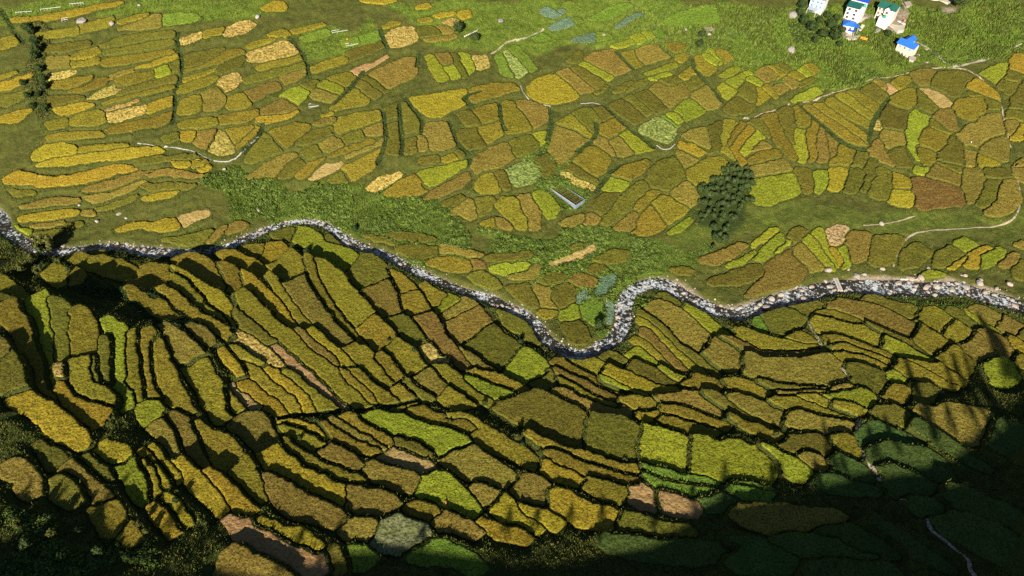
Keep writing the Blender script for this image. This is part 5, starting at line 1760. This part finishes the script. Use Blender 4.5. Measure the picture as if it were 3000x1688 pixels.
# the low blue roofed house in front of it
o, a, L = frame_from((2466,88), (2492,100)); Wd = max(L, 5.4)
h = thing('house', 'low white house under a bright blue hipped roof', 'house', o, a)
walls(h, Wd, 5.6, 2.8, M_WHITE)
bm = bmesh.new(); e = .6
c4_ = [(-e,-e,2.8),(Wd+e,-e,2.8),(Wd+e,5.6+e,2.8),(-e,5.6+e,2.8)]; r1, r2 = (Wd*.5,1.9,4.2), (Wd*.5,4.0,4.2)
for pts in ((c4_[0],c4_[1],r1),(c4_[1],c4_[2],r2,r1),(c4_[2],c4_[3],r2),(c4_[3],c4_[0],r1,r2)): slab_roof(bm, pts)
bm_obj('roof', bm, M_BLUEROOF, h)
bm = bmesh.new(); slab_roof(bm, [(Wd+.2,.5,2.7),(Wd+2.4,.5,2.2),(Wd+2.4,4.6,2.2),(Wd+.2,4.6,2.7)]); bm_obj('porch_roof', bm, M_BLUEROOF, h)
bm = bmesh.new()
for x, y in ((Wd+2.2,.8),(Wd+2.2,4.3)): add_bar(bm, (x,y,-1),(x,y,2.15), .07)
bm_obj('porch_post', bm, M_WHITE, h)
windows(h, [(1.4,1.5),(3.8,1.5)], M_DARKWIN, size=(.9,.9))
o, a, L = frame_from((2480,101), (2492,106))
h = thing('shed', 'small open shed with a deep blue sheet roof below the low blue house', 'shed', o, a)
bm = bmesh.new(); slab_roof(bm, [(0,0,2.0),(3.4,0,2.0),(3.4,2.8,2.4),(0,2.8,2.4)]); bm_obj('roof', bm, M_DEEPBLUE, h)
for x, y in ((.15,.15),(3.2,.15),(.15,2.6),(3.2,2.6)):
    bm = bmesh.new(); add_bar(bm, (x,y,-1),(x,y,2.0), .06); bm_obj('post', bm, M_WHITE, h)
# the white house with blue windows
o, a, L = frame_from((2366,30), (2402,49)); Wd = max(L, 7.0)
h = thing('house', 'white house with bright blue windows and flat grey sheet roof at the top edge', 'house', o, a)
walls(h, Wd, 7.0, 6.8, M_WHITE)
bm = bmesh.new(); slab_roof(bm, [(-.4,-.5,7.0),(Wd+.4,-.5,7.0),(Wd+.4,7.4,7.5),(-.4,7.4,7.5)]); bm_obj('roof', bm, M_GREYROOF, h)
windows(h, [(1.3,5.4),(3.9,5.4),(1.3,3.2),(3.9,3.2),(6.0,3.2),(6.0,5.4)], M_BLUEWIN, size=(1.1,1.1)); ledge(h, Wd, 4.3, m=M_WHITE)
bm = bmesh.new(); slab_roof(bm, [(.3,-3.4,2.1),(Wd*.75,-3.4,2.1),(Wd*.75,-.1,2.6),(.3,-.1,2.6)]); bm_obj('porch_roof', bm, M_GREYROOF, h)
for x in (.5, Wd*.72):
    bm = bmesh.new(); add_bar(bm, (x,-3.2,-2),(x,-3.2,2.05), .08); bm_obj('porch_post', bm, M_WHITE, h)
# the lone blue roofed house at the field edge
o, a, L = frame_from((2621,149), (2663,174)); Wd = max(L, 8.0)
h = thing('house', 'cream house with a bright blue gabled roof standing alone beside the path', 'house', o, a)
walls(h, Wd, 5.4, 4.6, M_BEIGE, gable=1.5); walls(h, 3.6, 4.4, 4.6, M_BEIGE, 'wing_wall', x0=.4, y0=5.42)
bm = bmesh.new(); slab_roof(bm, [(-.6,-.7,4.5),(Wd+.6,-.7,4.5),(Wd+.6,2.7,6.2),(-.6,2.7,6.2)]); slab_roof(bm, [(-.6,2.7,6.2),(Wd+.6,2.7,6.2),(Wd+.6,6.1,4.5),(-.6,6.1,4.5)]); bm_obj('roof', bm, M_BLUEROOF, h)
bm = bmesh.new(); slab_roof(bm, [(-.2,2.9,4.6),(2.2,2.9,6.25),(2.2,10.4,6.25),(-.2,10.4,4.6)]); slab_roof(bm, [(2.2,2.9,6.25),(4.6,2.9,4.6),(4.6,10.4,4.6),(2.2,10.4,6.25)]); bm_obj('wing_roof', bm, M_BLUEROOF, h)
windows(h, [(1.6,3.2),(7.0,3.2)], plain('pale_blue_window', (.22,.36,.62), .4, .15, 3), size=(1.0,1.0)); windows(h, [(4.2,3.3)], M_DARKWIN, size=(.7,.7)); ledge(h, Wd, 1.9)
# yards: levelled slabs with retaining walls
def yard(poly, lift, name='courtyard'):
    p = np.array(poly, float); P = at(p[:,0], p[:,1]); z = float(np.percentile(P[:,2], 60))+lift
    bm = bmesh.new(); up = [bm.verts.new((x,y,z)) for x,y,_ in P]; lo = [bm.verts.new((x,y,z-4)) for x,y,_ in P]; n = len(up)
    bm.faces.new(up); bm.faces.new(lo[::-1])
    for i in range(n): bm.faces.new([up[i], lo[i], lo[(i+1)%n], up[(i+1)%n]])
    bmesh.ops.recalc_face_normals(bm, faces=bm.faces[:])
    o = bm_obj(name, bm, M_CONCRETE); o['kind'] = 'structure'
    return z
yard([(2466,108),(2478,101),(2500,88),(2513,86),(2522,107),(2508,118),(2488,121)], .1)
yard([(2607,78),(2622,60),(2640,48),(2653,52),(2652,75),(2645,96),(2628,98),(2618,86)], .1)
yard([(2522,32),(2540,30),(2551,52),(2534,56),(2523,66),(2512,68)], .0)
yard([(2725,0),(2752,2),(2775,14),(2795,2),(2790,-12),(2720,-12)], .1)
# stone steps between the houses
o, a, L = frame_from((2518,90), (2534,70))
st = thing('stone_stairs', 'short flight of pale stone steps between the white house and cream house', 'stairs', o, a)
for k in range(6):
    bm = bmesh.new(); add_box(bm, (k*.75+.3, 0, k*.28-.3), (.75, 1.6, 1.2)); bm_obj('step', bm, M_CONCRETE, st)
# huts, cloths, tarp and the like
def hut(px, py, w_, d_, h_, rz, label):
    v = at1(px, py); t = thing('hut', label, 'hut', v, rz)
    walls(t, w_, d_, h_, M_STONE, drop=1.5)
    bm = bmesh.new(); slab_roof(bm, [(-.5,-.5,h_),(w_+.5,-.5,h_),(w_+.5,d_/2,h_+1.1),(-.5,d_/2,h_+1.1)], .2); slab_roof(bm, [(-.5,d_/2,h_+1.1),(w_+.5,d_/2,h_+1.1),(w_+.5,d_+.5,h_),(-.5,d_+.5,h_)], .2); bm_obj('roof', bm, M_THATCH, t)
hut(2652,26, 2.6, 4.4, 1.8, .25, 'narrow grey thatched hut right of the green roofed house')
hut(2614,1, 5.0, 3.5, 2.0, -.2, 'brown thatched hut behind the green roofed house')
hut(2662,180, 2.2, 2.0, 1.4, -.4, 'tiny dark shed at the lower corner of the lone blue roofed house')
def cloth(px, py, w_, d_, m, label, rz, z=.12, name='cloth'):
    v = at1(px, py); bm = bmesh.new()
    bmesh.ops.create_grid(bm, x_segments=8, y_segments=6, size=.5)
    rr = random.Random(int(px))
    for q in bm.verts: q.co = Vector((q.co.x*w_, q.co.y*d_, rr.uniform(0,.10)+.15*math.sin(q.co.x*7+q.co.y*5)))
    bmesh.ops.solidify(bm, geom=bm.faces[:], thickness=.03)
    o = bm_obj(name, bm, m); o.location = (v.x, v.y, v.z+z+.25); o.rotation_euler = (0,0,rz)
    tag(o, label, 'cloth')
cloth(2632,70, 2.0, 1.6, M_WHITE, 'white sheet spread on the yard nearer the cream house wall', -.5, .9)
cloth(2644,76, 2.2, 1.6, M_WHITE, 'white sheet spread at the outer edge of the cream house yard', -.5, .9)
v = at1(2528,118); t = thing('tarp_shelter', 'orange tarpaulin shelter below the low blue roofed house', 'shelter', v, -.45)
bm = bmesh.new(); slab_roof(bm, [(-1.6,-.9,.9),(1.8,-.9,.7),(1.8,0,1.5),(-1.6,0,1.7)], .04); slab_roof(bm, [(-1.6,0,1.7),(1.8,0,1.5),(1.8,.9,.8),(-1.6,.9,.9)], .04); bm_obj('tarp', bm, M_ORANGE, t)
for x in (-1.5, 1.7):
    bm = bmesh.new(); add_bar(bm, (x,0,-.4),(x,0,1.55), .05); bm_obj('pole', bm, M_POLE, t)
tank('', at1(2649,64), .6, 1.0, m=plain('clay_red_plastic', (.50,.17,.10), .5, .1, 2), label='clay red barrel at the edge of the cream house yard', name='barrel')
v = at1(1018,118); bm = bmesh.new(); add_box(bm, (0,0,.5), (.7,.6,.9)); add_box(bm, (0,0,1.05), (.5,.5,.3)); bmesh.ops.bevel(bm, geom=bm.edges[:], offset=.12, segments=2, affect='EDGES')
o = bm_obj('sack', bm, M_ORANGE); o.location = v; tag(o, 'small bright orange sack standing in the vegetable gardens', 'sack')

# ------------------------------------------------------------------ the walled seed bed among the fields
cw = [at1(*p) for p in ((1606,548),(1685,615),(1713,594),(1636,532))]           # west, south, east, north corners
zb = sum(p.z for p in cw)/4
sb = thing('seed_bed', 'long rectangular seed bed walled with grey metal sheets under rusty hoops', 'seed bed', (cw[0].x, cw[0].y, zb))
loc = [Vector((p.x-cw[0].x, p.y-cw[0].y, 0)) for p in cw]
for i in range(4):
    a_, b_ = loc[i], loc[(i+1)%4]; d = b_-a_; nrm = Vector((-d.y, d.x, 0)).normalized()*.04
    n_ = max(int(d.length/2.4), 1)
    for k in range(n_):
        p0 = a_+d*(k/n_)+d.normalized()*.02; p1 = a_+d*((k+1)/n_)-d.normalized()*.02
        bm = bmesh.new(); vv = [bm.verts.new(q) for q in (p0-nrm+Vector((0,0,-1.2)), p1-nrm+Vector((0,0,-1.2)), p1-nrm+Vector((0,0,.95)), p0-nrm+Vector((0,0,.95)))]
        ww = [bm.verts.new(q.co+2*nrm) for q in vv]
        bm.faces.new(vv); bm.faces.new(ww[::-1])
        for s_ in range(4): bm.faces.new([vv[s_], ww[s_], ww[(s_+1)%4], vv[(s_+1)%4]])
        bm_obj('metal_sheet', bm, M_SHEET, sb)
    bm = bmesh.new(); add_bar(bm, a_+Vector((0,0,.97)), b_+Vector((0,0,.97)), .07); bm_obj('rim_rail', bm, plain('rim_metal', (.45,.47,.50), .4, .1, 2) if i == 0 else M_SHEET, sb)
for k in range(1, 7):
    f = k/6.6; p0 = loc[0].lerp(loc[1], f); p1 = loc[3].lerp(loc[2], f)
    bm = bmesh.new(); add_bar(bm, p0+Vector((0,0,1.0)), p1+Vector((0,0,1.0)), .07); bm_obj('cross_bar', bm, M_RUST, sb)
    bm = bmesh.new(); m_ = (p0+p1)/2; add_bar(bm, m_+Vector((0,0,-.3)), m_+Vector((0,0,1.0)), .06); bm_obj('post', bm, M_RUST, sb)
xs, ys, hs = [], [], []
M_SOILBED = plain('dark_bed_soil', (.035,.030,.018), 1.0, .3, 2)
bm = bmesh.new(); bm.faces.new([bm.verts.new(p+Vector((0,0,.25))) for p in loc]); bm_obj('bed_soil', bm, M_SOILBED, sb)
for r_ in range(5):
    g = (r_+.5)/5; p0 = loc[0].lerp(loc[3], g); p1 = loc[1].lerp(loc[2], g)
    for q in range(75):
        c = p0.lerp(p1, (q+.5)/75); xs.append(c.x); ys.append(c.y); hs.append(1.0 if g > .75 else .45)
blades(np.array(xs), np.array(ys), np.full(len(xs), .3), np.array(hs), 'crop_rows', M_LUSH, k=4, wid=.14, parent=sb)

# bamboo frames over the vegetable beds
def trellis(pa, pb, width, n, label, hgt=1.2):
    o, a, L = frame_from(pa, pb)
    t = thing('garden_frame', label, 'garden frame', o, a)
    for y in (0, width):
        bm = bmesh.new(); add_bar(bm, (0,y,hgt),(L,y,hgt), .10); bm_obj('long_rail', bm, M_POLE, t)
    for k in range(n):
        x = L*k/(n-1)
        bm = bmesh.new(); add_bar(bm, (x,0,hgt),(x,width,hgt), .06); bm_obj('cross_rail', bm, M_POLE, t)
        for y in (0, width):
            bm = bmesh.new(); add_bar(bm, (x,y,-.5),(x,y,hgt), .06); bm_obj('post', bm, M_POLE, t)
trellis((48,43),(94,38), 4.5, 4, 'leftmost white bamboo frame over a garden bed at the top left')
trellis((121,34),(178,21), 4.5, 7, 'longest white bamboo frame over a garden bed at the top left')
trellis((206,18),(246,13), 4.0, 6, 'white bamboo frame right of the longest one at the top left')
trellis((974,101),(1019,88), 2.0, 4, 'upper white bamboo rack in the green gardens', .9)
trellis((1015,140),(1050,131), 2.4, 5, 'lower white bamboo rack in the green gardens', .9)
trellis((906,318),(934,310), 2.6, 9, 'ladder like bamboo frame on a green bank between rice fields', .8)
trellis((183,66),(200,61), 2.0, 3, 'small bamboo frame left of the dark boulder')

# lone boulders
for px, py, r, lab in [(240,66,2.9,'dark reddish boulder beside the garden bed at the upper left'),(328,72,2.5,'smooth grey boulder at the corner of an orange rice field'),
    (755,52,2.0,'pale grey boulder above the half cut field at the top'),(408,17,1.2,'small pale boulder among the weeds near the top edge'),
    (2316,152,3.0,'angular grey boulder alone in the green slope below the village'),(2320,47,3.4,'big brown boulder left of the white house with blue windows'),
    (1466,64,2.1,'brown boulder left of the cabbage plots'),(120,518,1.1,'pale boulder on the bank under the golden rice strips'),(70,506,1.0,'flat grey stone at the left end of the golden rice strips'),
    (350,628,1.4,'larger of two pale stones in the scrubby terraces above the stream'),(370,640,.9,'smaller of two pale stones in the scrubby terraces above the stream'),(285,650,1.2,'upright pale stone on the bank above the stream pool'),
    (233,602,1.0,'grey stone at the right end of the orange terrace strips'),(658,497,1.1,'white stone below the curved water channel'),(756,617,1.3,'grey stone in the green scrub above the stream bend'),
    (2583,656,1.3,'single boulder in the middle of the green meadow'),(2698,816,2.1,'tall pale boulder on the bank by the lime green oval field'),(2719,788,1.1,'white stone just above the lime green oval field'),
    (2827,808,1.0,'lower of two stones right of the lime green oval field'),(2871,821,1.3,'grey standing stone on the far right meadow'),(2957,834,1.6,'tall grey stone near the right edge above the stream'),
    (2803,833,1.6,'broad pale boulder on the bank near the right end of the stream'),(2777,768,.8,'small white stone beside the long lime terrace strip'),(2715,184,1.1,'grey rubble stone right of the lone blue roofed house'),
    (2690,163,1.2,'pale rubble heap beside the lone blue roofed house'),(2568,93,2.2,'dark boulder below the cream house'),(2395,915,.9,'pale stone on the far bank below the orange field'),(2485,790,.9,'rough stone above the boulder fan'),
    (1770,103,1.4,'flat pale stone between the cabbage plots'),(2078,102,1.6,'white rock scar at the top of the terraces'),(2010,88,1.0,'small white rock on the earthy scar under the lawn')]:
    v = at1(px, py); put_rock(v.x, v.y, r*.82, lab, meshes=ROCKS2 if 'dark' in lab or 'brown' in lab or 'angular' in lab else ROCKS)

# fallen trunks and the footbridge
def log(pa, pb, r, label, name='fallen_trunk', lift=.4):
    a_, b_ = at1(*pa), at1(*pb); t = thing(name, label, 'log', a_)
    d = b_-a_; bm = bmesh.new(); n_ = 8; pts = []
    for k in range(n_+1): pts.append(d*(k/n_)+Vector((random.uniform(-.12,.12), random.uniform(-.12,.12), lift+random.uniform(-.05,.1))))
    for k in range(n_): add_bar(bm, pts[k], pts[k+1], r*(1-.05*k), 8, r*(1-.05*(k+1)))
    bm_obj('trunk', bm, M_WOOD, t, True)
    for k in (3, 6, 8):
        bm = bmesh.new(); add_bar(bm, pts[k], pts[k]+Vector((random.uniform(.2,.8), random.uniform(.4,1.1), .5)), r*.5, 6, r*.2); bm_obj('branch', bm, M_WOOD, t)
log((1360,114),(1400,96), .42, 'long pale fallen trunk lying between two dark trees', lift=1.2)
log((2637,820),(2684,822), .42, 'bleached driftwood trunk on the edge of the stream bed')
a_, b_ = at1(2446,818), at1(2459,856)
t = thing('footbridge', 'narrow grey slab footbridge across the boulder strewn stream', 'bridge', (a_.x, a_.y, max(a_.z, b_.z)+.35), math.atan2(b_.y-a_.y, b_.x-a_.x))
L = math.hypot(b_.x-a_.x, b_.y-a_.y)
for y in (-.62, 0, .62):
    bm = bmesh.new(); add_box(bm, (L/2, y, .1), (L+.4+y*.2, .58, .2)); bm_obj('plank', bm, M_WOOD if y else M_CONC, t)
bm = bmesh.new(); add_box(bm, (.2,0,-.7), (.9,2.0,1.4)); bm_obj('abutment', bm, M_STONE, t)
bm = bmesh.new(); add_box(bm, (L-.2,0,-.7), (.9,2.0,1.4)); bm_obj('abutment', bm, M_STONE, t)

# people stooping in the fields
def person(px, py, rz, top, legs, label):
    v = at1(px, py); t = thing('person', label, 'person', (v.x, v.y, v.z+.1), rz)
    def skin(name, pts, edges, radii, m, root=0):
        me = bpy.data.meshes.new(name); me.from_pydata(pts, edges, [])
        o = link(bpy.data.objects.new(name, me), t); me.materials.append(m)
        md = o.modifiers.new('skin', 'SKIN')
        for k, r in enumerate(radii): me.skin_vertices[0].data[k].radius = (r, r)
        me.skin_vertices[0].data[root].use_root = True
        o.modifiers.new('sub', 'SUBSURF').levels = 1; o.modifiers['sub'].render_levels = 1
        return o
    # pelvis, chest, neck, head, arms hanging to the crop, legs
    P_ = [(0,0,.92),(.22,0,1.22),(.42,0,1.42),(.47,0,1.48),(.58,0,1.55),(.40,.20,1.38),(.50,.24,1.10),(.66,.20,.88),(.40,-.20,1.38),(.50,-.24,1.10),(.66,-.20,.88),(0,.12,.86),(.05,.14,.47),(-.02,.15,.08),(.12,.15,.03),(0,-.12,.86),(.05,-.14,.47),(-.02,-.15,.08),(.12,-.15,.03)]
    E_ = [(0,1),(1,2),(2,3),(3,4),(2,5),(5,6),(6,7),(2,8),(8,9),(9,10),(0,11),(11,12),(12,13),(13,14),(0,15),(15,16),(16,17),(17,18)]
    R_ = [.15,.15,.14,.06,.11,.07,.05,.045,.07,.05,.045,.09,.065,.05,.04,.09,.065,.05,.04]
    sk = plain('skin', (.30,.17,.10), .6, .05, 3)
    skin('body', P_, E_, R_, sk)
    skin('jacket', [P_[0],P_[1],P_[2],P_[5],P_[6],P_[8],P_[9]], [(0,1),(1,2),(2,3),(3,4),(2,5),(5,6)], [.18,.18,.165,.09,.07,.09,.07], top)
    skin('trousers', [P_[0],P_[11],P_[12],P_[13],P_[15],P_[16],P_[17]], [(0,1),(1,2),(2,3),(0,4),(4,5),(5,6)], [.17,.115,.085,.07,.115,.085,.07], legs)
    bm = bmesh.new(); bmesh.ops.create_uvsphere(bm, u_segments=12, v_segments=8, radius=.125, matrix=Matrix.Translation((.57,0,1.60)) @ Matrix.Diagonal((1,1,.85,1))); bm_obj('hair', bm, plain('black_hair', (.01,.008,.006), .6, .1, 3), t, True)
person(1308,1480, 2.2, plain('red_cloth', (.55,.13,.07), .9, .1, 3), plain('dark_cloth', (.03,.03,.04), .9, .1, 3), 'person in an orange red top stooping at the edge of the lime green field')
person(2843,424, 2.0, M_WHITE, plain('grey_cloth', (.10,.10,.12), .9, .1, 3), 'person in a white top stooping in the large brown field')
